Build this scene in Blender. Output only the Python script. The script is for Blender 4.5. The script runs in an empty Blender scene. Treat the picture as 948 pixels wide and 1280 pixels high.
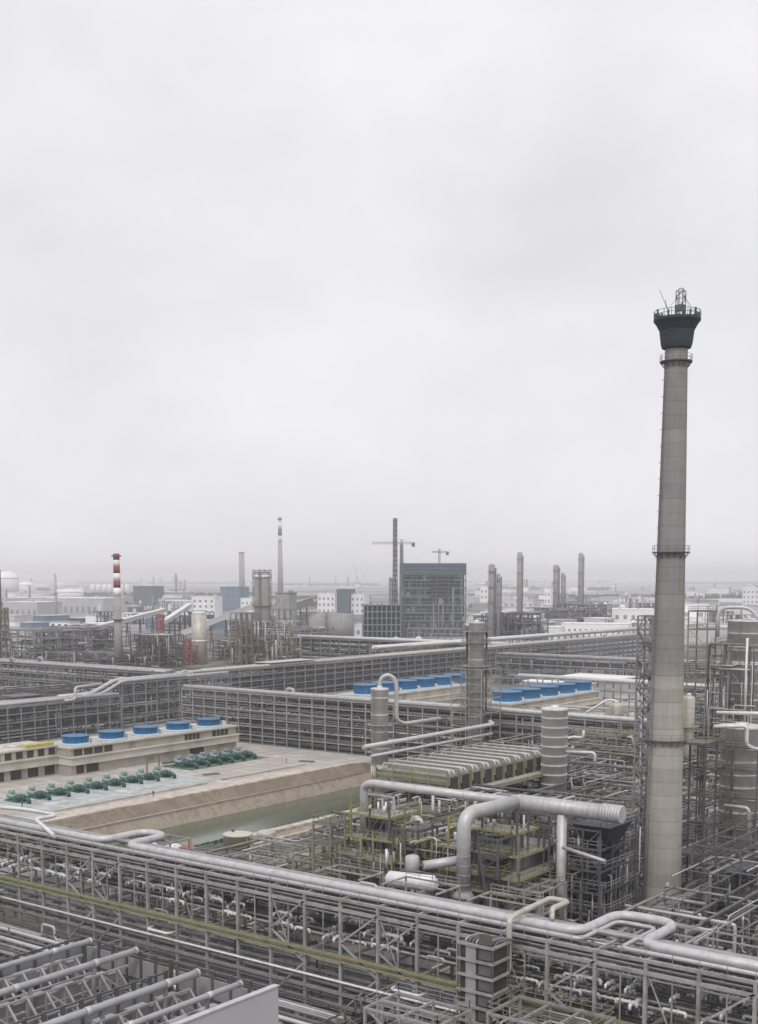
import bpy, math, random
from mathutils import Vector
S = bpy.context.scene
COL = S.collection
R = random.Random(7)
pi = math.pi
rad = math.radians

# ---------------------------------------------------------------- survey: camera and pixel-to-ground helper (948x1280 photo)
F, H = 1550.0, 60.0
TH = math.atan((899-722)/F); PX, PY = 474.0, 899.0; YAW = rad(37.2)
fw = Vector((-math.sin(YAW)*math.cos(TH), math.cos(YAW)*math.cos(TH), -math.sin(TH)))
rt = Vector((math.cos(YAW), math.sin(YAW), 0))
up = Vector((-math.sin(YAW)*math.sin(TH), math.cos(YAW)*math.sin(TH), math.cos(TH)))
def ray(px, py): return fw + rt*((px-PX)/F) - up*((py-PY)/F)
def gp(px, py, z=0.0):
    d = ray(px, py); t = (z-H)/d.z
    return (d.x*t, d.y*t)
def ztop(px, py, x, y):
    d = ray(px, py); dep = -x*math.sin(YAW)+y*math.cos(YAW)
    return H + d.z*dep/(-d.x*math.sin(YAW)+d.y*math.cos(YAW))
def mpp(x, y): return (-x*math.sin(YAW)+y*math.cos(YAW))/F      # metres per photo pixel there

# ---------------------------------------------------------------- materials
M = {}
def mat(name, col, rough=.6, metal=0., var=.12, scale=1.0, bump=.0, dirt=None, dirt_amt=.0, dirt_scale=.3, spec=.4):
    m = bpy.data.materials.new(name); m.use_nodes = True; nt = m.node_tree; N = nt.nodes; L = nt.links
    b = N['Principled BSDF']; b.inputs['Roughness'].default_value = rough; b.inputs['Metallic'].default_value = metal
    b.inputs['Specular IOR Level'].default_value = spec
    tc = N.new('ShaderNodeTexCoord'); n1 = N.new('ShaderNodeTexNoise'); n1.inputs['Scale'].default_value = scale; n1.inputs['Detail'].default_value = 6
    L.new(tc.outputs['Object'], n1.inputs['Vector'])
    rp = N.new('ShaderNodeValToRGB'); rp.color_ramp.elements[0].position = .3; rp.color_ramp.elements[1].position = .7
    c = col
    rp.color_ramp.elements[0].color = (*[max(0, x*(1-var)) for x in c], 1); rp.color_ramp.elements[1].color = (*[min(.9, x*(1+var)) for x in c], 1)
    L.new(n1.outputs['Fac'], rp.inputs['Fac']); out = rp.outputs['Color']
    # each object a slightly different shade
    oi = N.new('ShaderNodeObjectInfo'); hs = N.new('ShaderNodeHueSaturation'); mr = N.new('ShaderNodeMapRange')
    mr.inputs['To Min'].default_value = 1-var*.8; mr.inputs['To Max'].default_value = 1+var*.8
    L.new(oi.outputs['Random'], mr.inputs['Value']); L.new(mr.outputs['Result'], hs.inputs['Value']); L.new(out, hs.inputs['Color']); out = hs.outputs['Color']
    if dirt:
        n2 = N.new('ShaderNodeTexNoise'); n2.inputs['Scale'].default_value = dirt_scale; n2.inputs['Detail'].default_value = 8; n2.inputs['Roughness'].default_value = .65
        L.new(tc.outputs['Object'], n2.inputs['Vector'])
        r2 = N.new('ShaderNodeValToRGB'); r2.color_ramp.elements[0].position = .48; r2.color_ramp.elements[1].position = .66
        r2.color_ramp.elements[0].color = (0,0,0,1); r2.color_ramp.elements[1].color = (dirt_amt,)*3+(1,)
        L.new(n2.outputs['Fac'], r2.inputs['Fac'])
        mx = N.new('ShaderNodeMix'); mx.data_type = 'RGBA'; mx.inputs[7].default_value = (*dirt, 1)
        L.new(r2.outputs['Color'], mx.inputs[0]); L.new(out, mx.inputs[6]); out = mx.outputs[2]
    L.new(out, b.inputs['Base Color'])
    if bump:
        bp = N.new('ShaderNodeBump'); bp.inputs['Strength'].default_value = bump; bp.inputs['Distance'].default_value = .1
        L.new(n1.outputs['Fac'], bp.inputs['Height']); L.new(bp.outputs['Normal'], b.inputs['Normal'])
    M[name] = m; return m
mat('galv', (.37,.365,.365), .55, .25, .14, 1.2, dirt=(.13,.115,.10), dirt_amt=.55, dirt_scale=.35)
mat('galv_far', (.25,.255,.26), .6, .1, .15, .2, dirt=(.14,.13,.12), dirt_amt=.5, dirt_scale=.08)
mat('steel_dark', (.115,.115,.12), .6, .1, .2, .8, dirt=(.10,.075,.06), dirt_amt=.5, dirt_scale=.3)
mat('clad', (.50,.50,.505), .5, .25, .07, .9, bump=.1, dirt=(.36,.35,.34), dirt_amt=.6, dirt_scale=.8)
mat('clad_white', (.70,.70,.70), .45, .1, .06, .9, dirt=(.4,.39,.37), dirt_amt=.5, dirt_scale=.6)
mat('clad_warm', (.50,.47,.42), .5, .2, .10, .7, dirt=(.28,.25,.21), dirt_amt=.5, dirt_scale=.5)
mat('pipe_grey', (.34,.34,.345), .5, .2, .15, .5, dirt=(.18,.165,.15), dirt_amt=.5, dirt_scale=.4)
mat('vessel_grey', (.60,.585,.575), .55, .1, .08, .5, dirt=(.45,.43,.41), dirt_amt=.6, dirt_scale=.4)
mat('pipe_dark', (.14,.138,.14), .55, .1, .2, .5, dirt=(.10,.08,.065), dirt_amt=.5, dirt_scale=.4)
mat('olive', (.29,.275,.125), .6, 0, .15, .8, dirt=(.18,.165,.09), dirt_amt=.6, dirt_scale=.6)
mat('olive_grey', (.25,.24,.17), .65, 0, .15, .8, dirt=(.15,.14,.11), dirt_amt=.6, dirt_scale=.6)
mat('yellow', (.42,.36,.08), .6, 0, .12, .8, dirt=(.22,.18,.08), dirt_amt=.5, dirt_scale=.9)
mat('panel_grey', (.29,.29,.295), .6, .1, .10, .5, dirt=(.14,.13,.12), dirt_amt=.6, dirt_scale=.35)
mat('panel_light', (.44,.43,.45), .6, 0, .04, .6, dirt=(.36,.35,.36), dirt_amt=.5, dirt_scale=.3)
mat('concrete', (.54,.505,.445), .85, 0, .08, .3, bump=.2, dirt=(.36,.32,.26), dirt_amt=.6, dirt_scale=.12)
mat('concrete_dark', (.42,.385,.33), .85, 0, .12, .3, dirt=(.13,.115,.10), dirt_amt=.7, dirt_scale=.15)
mat('concrete_grey', (.33,.325,.32), .85, 0, .08, .2, dirt=(.22,.215,.21), dirt_amt=.6, dirt_scale=.06)
mat('opening', (.05,.045,.04), .8, 0, .2, .5)
mat('blue_frp', (.018,.115,.26), .45, 0, .12, .8, dirt=(.03,.13,.26), dirt_amt=.5, dirt_scale=.4)
mat('blue_rib', (.035,.15,.31), .5, 0, .12, .8)
mat('blue_pale', (.38,.58,.68), .5, 0, .08, .8)
mat('teal', (.035,.095,.078), .5, 0, .15, 1)
mat('teal_pale', (.26,.36,.31), .5, 0, .12, 1)
mat('grey_blue', (.27,.33,.35), .5, 0, .1, 1)
mat('navy', (.03,.036,.055), .5, .2, .2, .6)
mat('white_paint', (.80,.80,.80), .6, 0, .05, .1, dirt=(.55,.55,.55), dirt_amt=.5, dirt_scale=.03)
mat('shed_grey', (.50,.50,.51), .7, 0, .14, .05, dirt=(.38,.38,.38), dirt_amt=.5, dirt_scale=.03)
mat('shed_blue', (.13,.20,.29), .6, 0, .15, .05)
mat('block_blue', (.085,.115,.15), .6, 0, .1, .05)
mat('brown', (.20,.165,.14), .8, 0, .12, .05)
mat('red', (.30,.10,.095), .6, 0, .1, .5)
mat('red_band', (.24,.05,.06), .7, 0, .06, .3)
mat('orange', (.55,.2,.06), .6, 0, .1, .5)
mat('netting', (.03,.041,.052), .8, 0, .2, 2, bump=.3)
mat('weed', (.075,.13,.10), .8, 0, .4, .3)
mat('bark', (.10,.08,.06), .9)
mat('leaf', (.06,.09,.035), .7, 0, .3, 1)
mat('skin', (.40,.26,.19), .6)
mat('workwear', (.05,.06,.10), .8)
mat('glass_dark', (.05,.06,.075), .25, 0, .2, .3)
mat('scaffold_blue', (.17,.195,.225), .7, 0, .15, .05)

def chimney_mat():
    m = bpy.data.materials.new('chimney_concrete'); m.use_nodes = True; nt = m.node_tree; N = nt.nodes; L = nt.links
    b = N['Principled BSDF']; b.inputs['Roughness'].default_value = .9
    tc = N.new('ShaderNodeTexCoord'); sp = N.new('ShaderNodeSeparateXYZ'); L.new(tc.outputs['Object'], sp.inputs[0])
    def math_(op, a, bb=None):
        n = N.new('ShaderNodeMath'); n.operation = op
        for i, v in enumerate((a, bb)):
            if v is None: continue
            if isinstance(v, (int, float)): n.inputs[i].default_value = v
            else: L.new(v, n.inputs[i])
        return n.outputs[0]
    lift = math_('FLOOR', math_('DIVIDE', sp.outputs['Z'], 2.2))
    wn = N.new('ShaderNodeTexWhiteNoise'); wn.noise_dimensions = '1D'; L.new(lift, wn.inputs['W'])
    fr = math_('FRACT', math_('DIVIDE', sp.outputs['Z'], 2.2)); seam = math_('LESS_THAN', fr, .07)
    # old, weathered pour low down (warm) and fresh greyer pour above
    mr = N.new('ShaderNodeMapRange'); mr.inputs['From Min'].default_value = 42; mr.inputs['From Max'].default_value = 47
    L.new(sp.outputs['Z'], mr.inputs['Value'])
    mx = N.new('ShaderNodeMix'); mx.data_type = 'RGBA'; mx.inputs[6].default_value = (.335,.315,.28,1); mx.inputs[7].default_value = (.235,.222,.215,1)
    L.new(mr.outputs['Result'], mx.inputs[0])
    noi = N.new('ShaderNodeTexNoise'); noi.inputs['Scale'].default_value = .6; noi.inputs['Detail'].default_value = 8; L.new(tc.outputs['Object'], noi.inputs['Vector'])
    mp = N.new('ShaderNodeMapping'); mp.inputs['Scale'].default_value = (2.2,2.2,.12); L.new(tc.outputs['Object'], mp.inputs['Vector'])
    st = N.new('ShaderNodeTexNoise'); st.inputs['Scale'].default_value = 1.0; st.inputs['Detail'].default_value = 4; L.new(mp.outputs[0], st.inputs['Vector'])
    v = math_('ADD', math_('MULTIPLY', wn.outputs['Value'], .24), math_('MULTIPLY', noi.outputs['Fac'], .3))
    v = math_('ADD', v, math_('MULTIPLY', st.outputs['Fac'], .42)); v = math_('SUBTRACT', math_('ADD', v, .61), math_('MULTIPLY', seam, .2))
    hs = N.new('ShaderNodeHueSaturation'); L.new(mx.outputs[2], hs.inputs['Color']); L.new(v, hs.inputs['Value']); L.new(hs.outputs[0], b.inputs['Base Color'])
    bp = N.new('ShaderNodeBump'); bp.inputs['Strength'].default_value = .3; L.new(v, bp.inputs['Height']); L.new(bp.outputs[0], b.inputs['Normal'])
    M['chimney'] = m
chimney_mat()

def ground_mat(name, cols, scales, rough=.9, joints=0):
    m = bpy.data.materials.new(name); m.use_nodes = True; nt = m.node_tree; N = nt.nodes; L = nt.links
    b = N['Principled BSDF']; b.inputs['Roughness'].default_value = rough; b.inputs['Specular IOR Level'].default_value = .2
    tc = N.new('ShaderNodeTexCoord'); out = None
    for i, (c, s) in enumerate(zip(cols[1:], scales)):
        n = N.new('ShaderNodeTexNoise'); n.inputs['Scale'].default_value = s; n.inputs['Detail'].default_value = 10; n.inputs['Roughness'].default_value = .6
        mp = N.new('ShaderNodeMapping'); mp.inputs['Location'].default_value = (i*31, i*17, i*5); L.new(tc.outputs['Object'], mp.inputs['Vector']); L.new(mp.outputs[0], n.inputs['Vector'])
        rp = N.new('ShaderNodeValToRGB'); rp.color_ramp.elements[0].position = .47; rp.color_ramp.elements[1].position = .56; L.new(n.outputs['Fac'], rp.inputs['Fac'])
        mx = N.new('ShaderNodeMix'); mx.data_type = 'RGBA'; L.new(rp.outputs['Color'], mx.inputs[0])
        if out is None: mx.inputs[6].default_value = (*cols[0], 1)
        else: L.new(out, mx.inputs[6])
        mx.inputs[7].default_value = (*c, 1); out = mx.outputs[2]
    if joints:
        bt = N.new('ShaderNodeTexBrick'); bt.inputs['Scale'].default_value = 1/joints; bt.offset = 0; bt.inputs['Mortar Size'].default_value = .025; bt.inputs['Brick Width'].default_value = 1; bt.inputs['Row Height'].default_value = 1
        bt.inputs['Color1'].default_value = (1,1,1,1); bt.inputs['Color2'].default_value = (.88,.88,.87,1); bt.inputs['Mortar'].default_value = (.55,.53,.5,1); L.new(tc.outputs['Object'], bt.inputs['Vector'])
        mm = N.new('ShaderNodeMix'); mm.data_type = 'RGBA'; mm.blend_type = 'MULTIPLY'; mm.inputs[0].default_value = 1; L.new(out, mm.inputs[6]); L.new(bt.outputs['Color'], mm.inputs[7]); out = mm.outputs[2]
    L.new(out, b.inputs['Base Color'])
    M[name] = m
ground_mat('ground', [(.13,.13,.13), (.20,.195,.19), (.085,.09,.09), (.33,.33,.33)], [.01, .05, .0022])
ground_mat('yard', [(.105,.10,.097), (.14,.13,.12), (.075,.072,.07), (.20,.185,.165)], [.06, .25, .03])
ground_mat('paving', [(.47,.45,.425), (.54,.52,.50), (.44,.385,.34), (.41,.40,.385)], [.03, .09, .25], joints=6)
ground_mat('pump_slab', [(.46,.49,.49), (.52,.54,.54), (.38,.40,.40)], [.05, .3], joints=5)
ground_mat('earth', [(.30,.25,.20), (.34,.29,.235), (.26,.215,.17), (.33,.285,.235)], [.05, .2, .6])
ground_mat('bank', [(.22,.185,.145), (.25,.215,.175), (.20,.165,.13)], [.04, .4])
ground_mat('bank_net', [(.13,.19,.14), (.045,.15,.125), (.20,.22,.165), (.08,.125,.08)], [.12, .3, .8])
ground_mat('strip', [(.52,.46,.41), (.58,.53,.49), (.42,.36,.30)], [.1, .4])
ground_mat('flats', [(.20,.20,.205), (.13,.14,.14), (.36,.36,.365)], [.0011, .004])
def water_mat(name, col, rough):
    m = bpy.data.materials.new(name); m.use_nodes = True; N = m.node_tree.nodes; L = m.node_tree.links; b = N['Principled BSDF']
    b.inputs['Base Color'].default_value = (*col, 1); b.inputs['Roughness'].default_value = rough
    n = N.new('ShaderNodeTexNoise'); n.inputs['Scale'].default_value = 1.2; tc = N.new('ShaderNodeTexCoord'); L.new(tc.outputs['Object'], n.inputs['Vector'])
    bp = N.new('ShaderNodeBump'); bp.inputs['Strength'].default_value = .12; L.new(n.outputs['Fac'], bp.inputs['Height']); L.new(bp.outputs[0], b.inputs['Normal'])
    M[name] = m
water_mat('water', (.085,.105,.07), .12)
water_mat('sea', (.12,.14,.15), .35)

# ---------------------------------------------------------------- mesh builder
class MB:
    def __init__(s): s.v = []; s.f = []; s.sm = []
    def box(s, x0, x1, y0, y1, z0, z1):
        n = len(s.v)
        s.v += [(x0,y0,z0),(x1,y0,z0),(x1,y1,z0),(x0,y1,z0),(x0,y0,z1),(x1,y0,z1),(x1,y1,z1),(x0,y1,z1)]
        for q in ((0,3,2,1),(4,5,6,7),(0,1,5,4),(1,2,6,5),(2,3,7,6),(3,0,4,7)): s.f.append([n+i for i in q]); s.sm.append(False)
        return s
    def bar(s, p, q, w=.2, h=None):
        h = h or w; p = Vector(p); q = Vector(q); d = (q-p)
        if d.length < 1e-6: return s
        d.normalize(); u = Vector((0,0,1)).cross(d)
        if u.length < .05: u = Vector((1,0,0))
        u.normalize(); v = d.cross(u); n = len(s.v)
        for c in (p, q):
            for a, b in ((-1,-1),(1,-1),(1,1),(-1,1)): s.v.append(tuple(c+u*(a*w/2)+v*(b*h/2)))
        for k in ((0,1,2,3),(7,6,5,4),(0,4,5,1),(1,5,6,2),(2,6,7,3),(3,7,4,0)): s.f.append([n+i for i in k]); s.sm.append(False)
        return s
    def tube(s, pts, r, n=12, cap=True):
        pts = [Vector(p) for p in pts]; rr = r if isinstance(r, (list, tuple)) else [r]*len(pts)
        base = len(s.v); d0 = (pts[1]-pts[0]).normalized(); u = d0.orthogonal().normalized(); prev = d0
        for i, p in enumerate(pts):
            if i == 0: d = d0
            elif i == len(pts)-1: d = (pts[-1]-pts[-2]).normalized()
            else: d = ((pts[i+1]-p).normalized()+(p-pts[i-1]).normalized()).normalized()
            qn = prev.rotation_difference(d); u = qn @ u; prev = d; v = d.cross(u)
            for k in range(n):
                a = 2*pi*k/n; s.v.append(tuple(p+(u*math.cos(a)+v*math.sin(a))*rr[i]))
        for i in range(len(pts)-1):
            for k in range(n):
                a = base+i*n+k; b = base+i*n+(k+1) % n; s.f.append([a, b, b+n, a+n]); s.sm.append(True)
        if cap:
            s.f.append([base+k for k in range(n)][::-1]); s.sm.append(False)
            e = base+(len(pts)-1)*n; s.f.append([e+k for k in range(n)]); s.sm.append(False)
        return s
    def lathe(s, prof, n=24, c=(0,0,0), smooth=True):
        base = len(s.v)
        for r, z in prof:
            for k in range(n):
                a = 2*pi*k/n; s.v.append((c[0]+r*math.cos(a), c[1]+r*math.sin(a), c[2]+z))
        for i in range(len(prof)-1):
            for k in range(n):
                a = base+i*n+k; b = base+i*n+(k+1) % n; s.f.append([a, b, b+n, a+n]); s.sm.append(smooth)
        s.f.append([base+k for k in range(n)][::-1]); s.sm.append(False)
        e = base+(len(prof)-1)*n; s.f.append([e+k for k in range(n)]); s.sm.append(False)
        return s
    def poly(s, pts, smooth=False):
        n = len(s.v); s.v += [tuple(p) for p in pts]; s.f.append(list(range(n, n+len(pts)))); s.sm.append(smooth); return s
    def ring_rail(s, c, r, z, h=1.1, n=16, t=.06):
        for zz in (z+h*.5, z+h): s.tube([(c[0]+r*math.cos(2*pi*k/n), c[1]+r*math.sin(2*pi*k/n), zz) for k in range(n+1)], t, 4, False)
        for k in range(n): s.bar((c[0]+r*math.cos(2*pi*k/n), c[1]+r*math.sin(2*pi*k/n), z), (c[0]+r*math.cos(2*pi*k/n), c[1]+r*math.sin(2*pi*k/n), z+h), t*1.6)
        return s
    def rail(s, pts, z, h=1.1, step=2.0, t=.07):
        for a, b in zip(pts, pts[1:]):
            for zz in (z+h*.5, z+h): s.bar((a[0],a[1],zz), (b[0],b[1],zz), t)
            L = math.dist(a, b); k = max(1, int(L/step))
            for i in range(k+1):
                x = a[0]+(b[0]-a[0])*i/k; y = a[1]+(b[1]-a[1])*i/k; s.bar((x,y,z), (x,y,z+h), t)
        return s
    def mesh(s, name, m, off=(0,0,0)):
        me = bpy.data.meshes.new(name)
        me.from_pydata([(a-off[0], b-off[1], c-off[2]) for a, b, c in s.v], [], s.f)
        me.polygons.foreach_set('use_smooth', s.sm); me.materials.append(M[m]); me.update(); return me
    def build(s, name, m, parent=None, off=None, loc=None):
        if off is None: off = tuple(parent_world(parent)) if parent else (0,0,0)
        o = bpy.data.objects.new(name, s.mesh(name, m, off)); COL.objects.link(o)
        if parent: o.parent = parent
        if loc is not None: o.location = loc
        return o
def parent_world(p):
    v = Vector((0,0,0))
    while p: v = v + p.location; p = p.parent
    return v
def tag(o, label, cat=None, group=None, kind=None):
    if label: o['label'] = label
    if cat: o['category'] = cat
    if group: o['group'] = group
    if kind: o['kind'] = kind
    return o
def thing(name, label, cat, loc=(0,0,0), group=None, rz=0):
    o = bpy.data.objects.new(name, None); o.empty_display_size = .1; COL.objects.link(o); o.location = loc; o.rotation_euler = (0,0,rz)
    return tag(o, label, cat, group)
def struct(name, mb, m):
    return tag(mb.build(name, m), None, kind='structure')
def solo(name, mb, m, label, cat, base, group=None):
    o = mb.build(name, m, off=base, loc=base); return tag(o, label, cat, group)
def copy_thing(root, loc, label=None, group=None, rz=None, scale=None):
    kids = [c for c in root.children]
    r = root.copy(); COL.objects.link(r); r.location = loc
    if rz is not None: r.rotation_euler = (0,0,rz)
    if scale: r.scale = scale
    if label: r['label'] = label
    if group: r['group'] = group
    for ch in kids:
        c = ch.copy(); COL.objects.link(c); c.parent = r
        for g in ch.children:
            d = g.copy(); COL.objects.link(d); d.parent = c
    return r
def bend(pts, rb, seg=5):
    pts = [Vector(p) for p in pts]; out = [pts[0]]
    for i in range(1, len(pts)-1):
        a = (pts[i-1]-pts[i]); b = (pts[i+1]-pts[i]); r = min(rb, a.length*.45, b.length*.45)
        p0 = pts[i]+a.normalized()*r; p2 = pts[i]+b.normalized()*r
        for k in range(seg+1):
            t = k/seg; out.append(p0*(1-t)**2+pts[i]*2*t*(1-t)+p2*t*t)
    out.append(pts[-1]); return out
def pipe(pts, r, m, label, group=None, rb=None, n=10, name='pipe', cat='pipe', flanges=True):
    mb = MB(); path = bend(pts, rb or r*3); mb.tube(path, r, n)
    if flanges and r > .35:
        for a, b in zip([Vector(p) for p in pts], [Vector(p) for p in pts][1:]):
            L = (b-a).length; k = int(L/11)
            for i in range(1, k+1):
                c = a.lerp(b, i/(k+1)); d = (b-a).normalized()*.09; mb.tube([c-d, c+d], r*1.07, n)
    base = tuple(Vector(pts[0])); return solo(name, mb, m, label, cat, base, group)

# ---------------------------------------------------------------- pipe racks
def rack(label, axis, s0, s1, c0, width, levels, bay, m, cw=.35, parts='full', z0=0, group=None, rails=False, braces=(), name='pipe_rack', beams=None):
    def P(s, c, z): return (s, c, z) if axis == 'X' else (c, s, z)
    base = P(s0, c0, z0); T = thing(name, label, 'pipe rack', base, group)
    nb = max(1, round((s1-s0)/bay)); top = levels[-1]; c1 = c0+width
    for i in range(nb+1):
        s = s0+(s1-s0)*i/nb
        if parts == 'full':
            for c in (c0, c1): MB().bar(P(s,c,z0), P(s,c,top), cw).build('column', m, T)
            for z in sorted(set(levels[1::2]+[top])): MB().bar(P(s,c0,z-.2), P(s,c1,z-.2), cw*.8, cw).build('cross_beam', m, T)
        else:
            mb = MB()
            for c in (c0, c1): mb.bar(P(s,c,z0), P(s,c,top), cw)
            for z in levels: mb.bar(P(s,c0,z-.2), P(s,c1,z-.2), cw*.8, cw)
            mb.build('portal_frame', m, T)
    for z in (beams or levels):
        for c in (c0-cw*.1, c1+cw*.1): MB().bar(P(s0,c,z-.1), P(s1,c,z-.1), cw*.9, cw*.9).build('beam', m, T)
    for i in braces:
        a = s0+(s1-s0)*i/nb; b = s0+(s1-s0)*(i+1)/nb; zz = [z0]+levels[::2]
        for j, (l0, l1) in enumerate(zip(zz, zz[1:])):
            p, q = (a, b) if j % 2 else (b, a)
            MB().bar(P(p,c0-.1,l0), P(q,c0-.1,l1), cw*.6).build('brace', m, T)
    if rails:
        for c in (c0, c1): MB().rail([P(s0,c,0)[:2], P(s1,c,0)[:2]], top, 1.1, bay/2, .07).build('handrail', m, T)
    return T
def rack_pipes(axis, s0, s1, c0, width, spec, where, rnd):
    # spec: (z of steel, count, (rmin,rmax), materials)
    def P(s, c, z): return (s, c, z) if axis == 'X' else (c, s, z)
    for z, n, (ra, rb_), mats in spec:
        for k in range(n):
            r = rnd.uniform(ra, rb_); c = c0+width*(k+.6+rnd.uniform(-.15,.15))/(n+.2)
            a = s0+(rnd.random() < .25)*rnd.uniform(0, (s1-s0)*.3); b = s1-(rnd.random() < .25)*rnd.uniform(0, (s1-s0)*.3)
            m = rnd.choice(mats); w = {'clad':'silver clad','clad_white':'white clad','pipe_grey':'bare grey','pipe_dark':'dark grey','clad_warm':'beige clad','yellow':'yellow','clad_warm':'beige clad'}.get(m, 'grey')
            pts = [P(a,c,z+r), P(b,c,z+r)]
            if rnd.random() < .3 and r > .12:
                q = rnd.uniform(a+(b-a)*.2, a+(b-a)*.8); zz = z+r; e = rnd.uniform(1.2,2.2)
                pts = [P(a,c,zz), P(q,c,zz), P(q,c,zz+e), P(q+3,c,zz+e), P(q+3,c,zz), P(b,c,zz)]
            pipe(pts, r, m, f'{w} pipe running along {where}', f'{w} pipes on {where}', n=8)
def pipework(label, box, n, mats, rr, rnd, axis_bias=None):
    x0,x1,y0,y1,z0,z1 = box; per = {m: MB() for m in mats}
    for i in range(n):
        p = [rnd.uniform(x0,x1), rnd.uniform(y0,y1), rnd.uniform(z0,z1)]; pts = [tuple(p)]; last = -1
        for k in range(rnd.choice((1,2,2,3))):
            ax = rnd.choice([a for a in (0,1,2,2) if a != last]); last = ax; lo, hi = ((x0,x1),(y0,y1),(z0,z1))[ax]
            v = p[ax]+rnd.choice((-1,1))*rnd.uniform(.15,.7)*(hi-lo); v = max(lo, min(hi, v))
            if abs(v-p[ax]) < .6: continue
            p[ax] = v; pts.append(tuple(p))
        if len(pts) > 1: per[rnd.choice(mats)].tube(bend(pts, .5, 3), rnd.uniform(*rr), 6)
    o0 = None
    for m, mb in per.items():
        if not mb.v: continue
        if o0 is None: o0 = solo('pipework', mb, m, label, 'pipework', (x0,y0,z0)); o0['kind'] = 'stuff'
        else: mb.build('pipework_run', m, o0, off=(x0,y0,z0))
# ---------------------------------------------------------------- steel modules
def steel_frame(label, x0, x1, y0, y1, levels, nx, ny, m, deck='steel_dark', rail=None, cw=.3, group=None, z0=0, braces=True, name='steel_structure', cat='steel structure', decks=True, rnd=R):
    T = thing(name, label, cat, (x0,y0,z0), group)
    xs = [x0+(x1-x0)*i/nx for i in range(nx+1)]; ys = [y0+(y1-y0)*i/ny for i in range(ny+1)]
    for x in xs:
        for y in ys: MB().bar((x,y,z0), (x,y,levels[-1]+.02), cw).build('column', m, T)
    for z in levels:
        mb = MB()
        for y in ys: mb.bar((x0,y,z-.2), (x1,y,z-.2), cw*.8, cw)
        for x in xs: mb.bar((x,y0,z-.21), (x,y1,z-.21), cw*.8, cw*.98)
        mb.build('floor_beams', m, T)
        if decks and rnd.random() < .55:
            i = rnd.randrange(nx); j = rnd.randrange(ny); MB().box(xs[i], xs[i+1], ys[j], ys[j+1], z, z+.08).build('deck', deck, T)
        if rail: MB().rail([(x0,y0),(x1,y0),(x1,y1),(x0,y1),(x0,y0)], z+.05, 1.1, 2.0, .07).build('handrail', rail, T)
    if braces:
        zz = [z0]+levels
        for j, (a, b) in enumerate(zip(zz, zz[1:])):
            if rnd.random() < .7:
                i = rnd.randrange(nx); p, q = (xs[i], xs[i+1]) if j % 2 else (xs[i+1], xs[i])
                MB().bar((p,y0-.05,a), (q,y0-.05,b), cw*.5).build('brace', m, T)
    return T
def column_vessel(label, x, y, r, z0, z1, m, group=None, rings=1.8, top='clad_white', platforms=(), rail='olive_grey', name='process_column', cat='process column', ladder=True, n=28, flat=False, pw=1.3):
    T = thing(name, label, cat, (x,y,z0), group)
    prof = [(r*.98, z0)]; z = z0
    bands = []
    while z+rings < z1-r*.5:
        z += rings; bands.append(z)
    prof += [(r, z1-.5), (r*1.04, z1-.45), (r*1.04, z1), (r*.3, z1+.05)] if flat else [(r, z1-r*.45), (r*.92, z1-r*.25), (r*.7, z1-r*.1), (r*.35, z1)]
    mb = MB().lathe(prof, n, (x,y,0))
    mb.build('shell', m, T)
    if bands:
        mb = MB()
        for z in bands: mb.lathe([(r*.99, z-.13), (r*1.03, z-.12), (r*1.03, z+.12), (r*.99, z+.13)], n, (x,y,0), False)
        mb.build('stiffening_rings', 'pipe_grey' if m == 'clad' else m, T)
    if top: MB().lathe([(r*.35, z1-.02), (r*.3, z1+.5), (r*.12, z1+.6)], 12, (x,y,0)).build('top_nozzle', top, T)
    for pz in platforms:
        p = MB(); p.lathe([(r+.1, pz), (r+pw, pz), (r+pw, pz+.12), (r+.1, pz+.12)], n, (x,y,0)); q = p.build('platform', 'panel_grey', T)
        MB().ring_rail((x,y), r+pw-.05, pz+.1).build('railing', rail, q)
    if ladder:
        l = MB()
        for dx in (-.3,.3): l.bar((x+dx,y-r-.35,z0), (x+dx,y-r-.35,z1), .08)
        for k in range(int((z1-z0)/.6)): l.bar((x-.3,y-r-.35,z0+k*.6+.3), (x+.3,y-r-.35,z0+k*.6+.3), .05)
        l.build('ladder', rail, T)
    return T
def lattice(mb, x, y, w, z0, z1, step, t=.12, taper=1.0):
    k = max(1, round((z1-z0)/step)); 
    def c(i, a, b):
        f = (1+(taper-1)*i/k)*w/2; return (x+a*f, y+b*f, z0+(z1-z0)*i/k)
    cs = ((-1,-1),(1,-1),(1,1),(-1,1))
    for a, b in cs: mb.bar(c(0,a,b), c(k,a,b), t*1.5)
    for i in range(k):
        for j in range(4):
            p, q = cs[j], cs[(j+1) % 4]
            mb.bar(c(i+1,*p), c(i+1,*q), t)
            if (i+j) % 2: mb.bar(c(i,*p), c(i+1,*q), t)
            else: mb.bar(c(i,*q), c(i+1,*p), t)
    return mb

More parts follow.
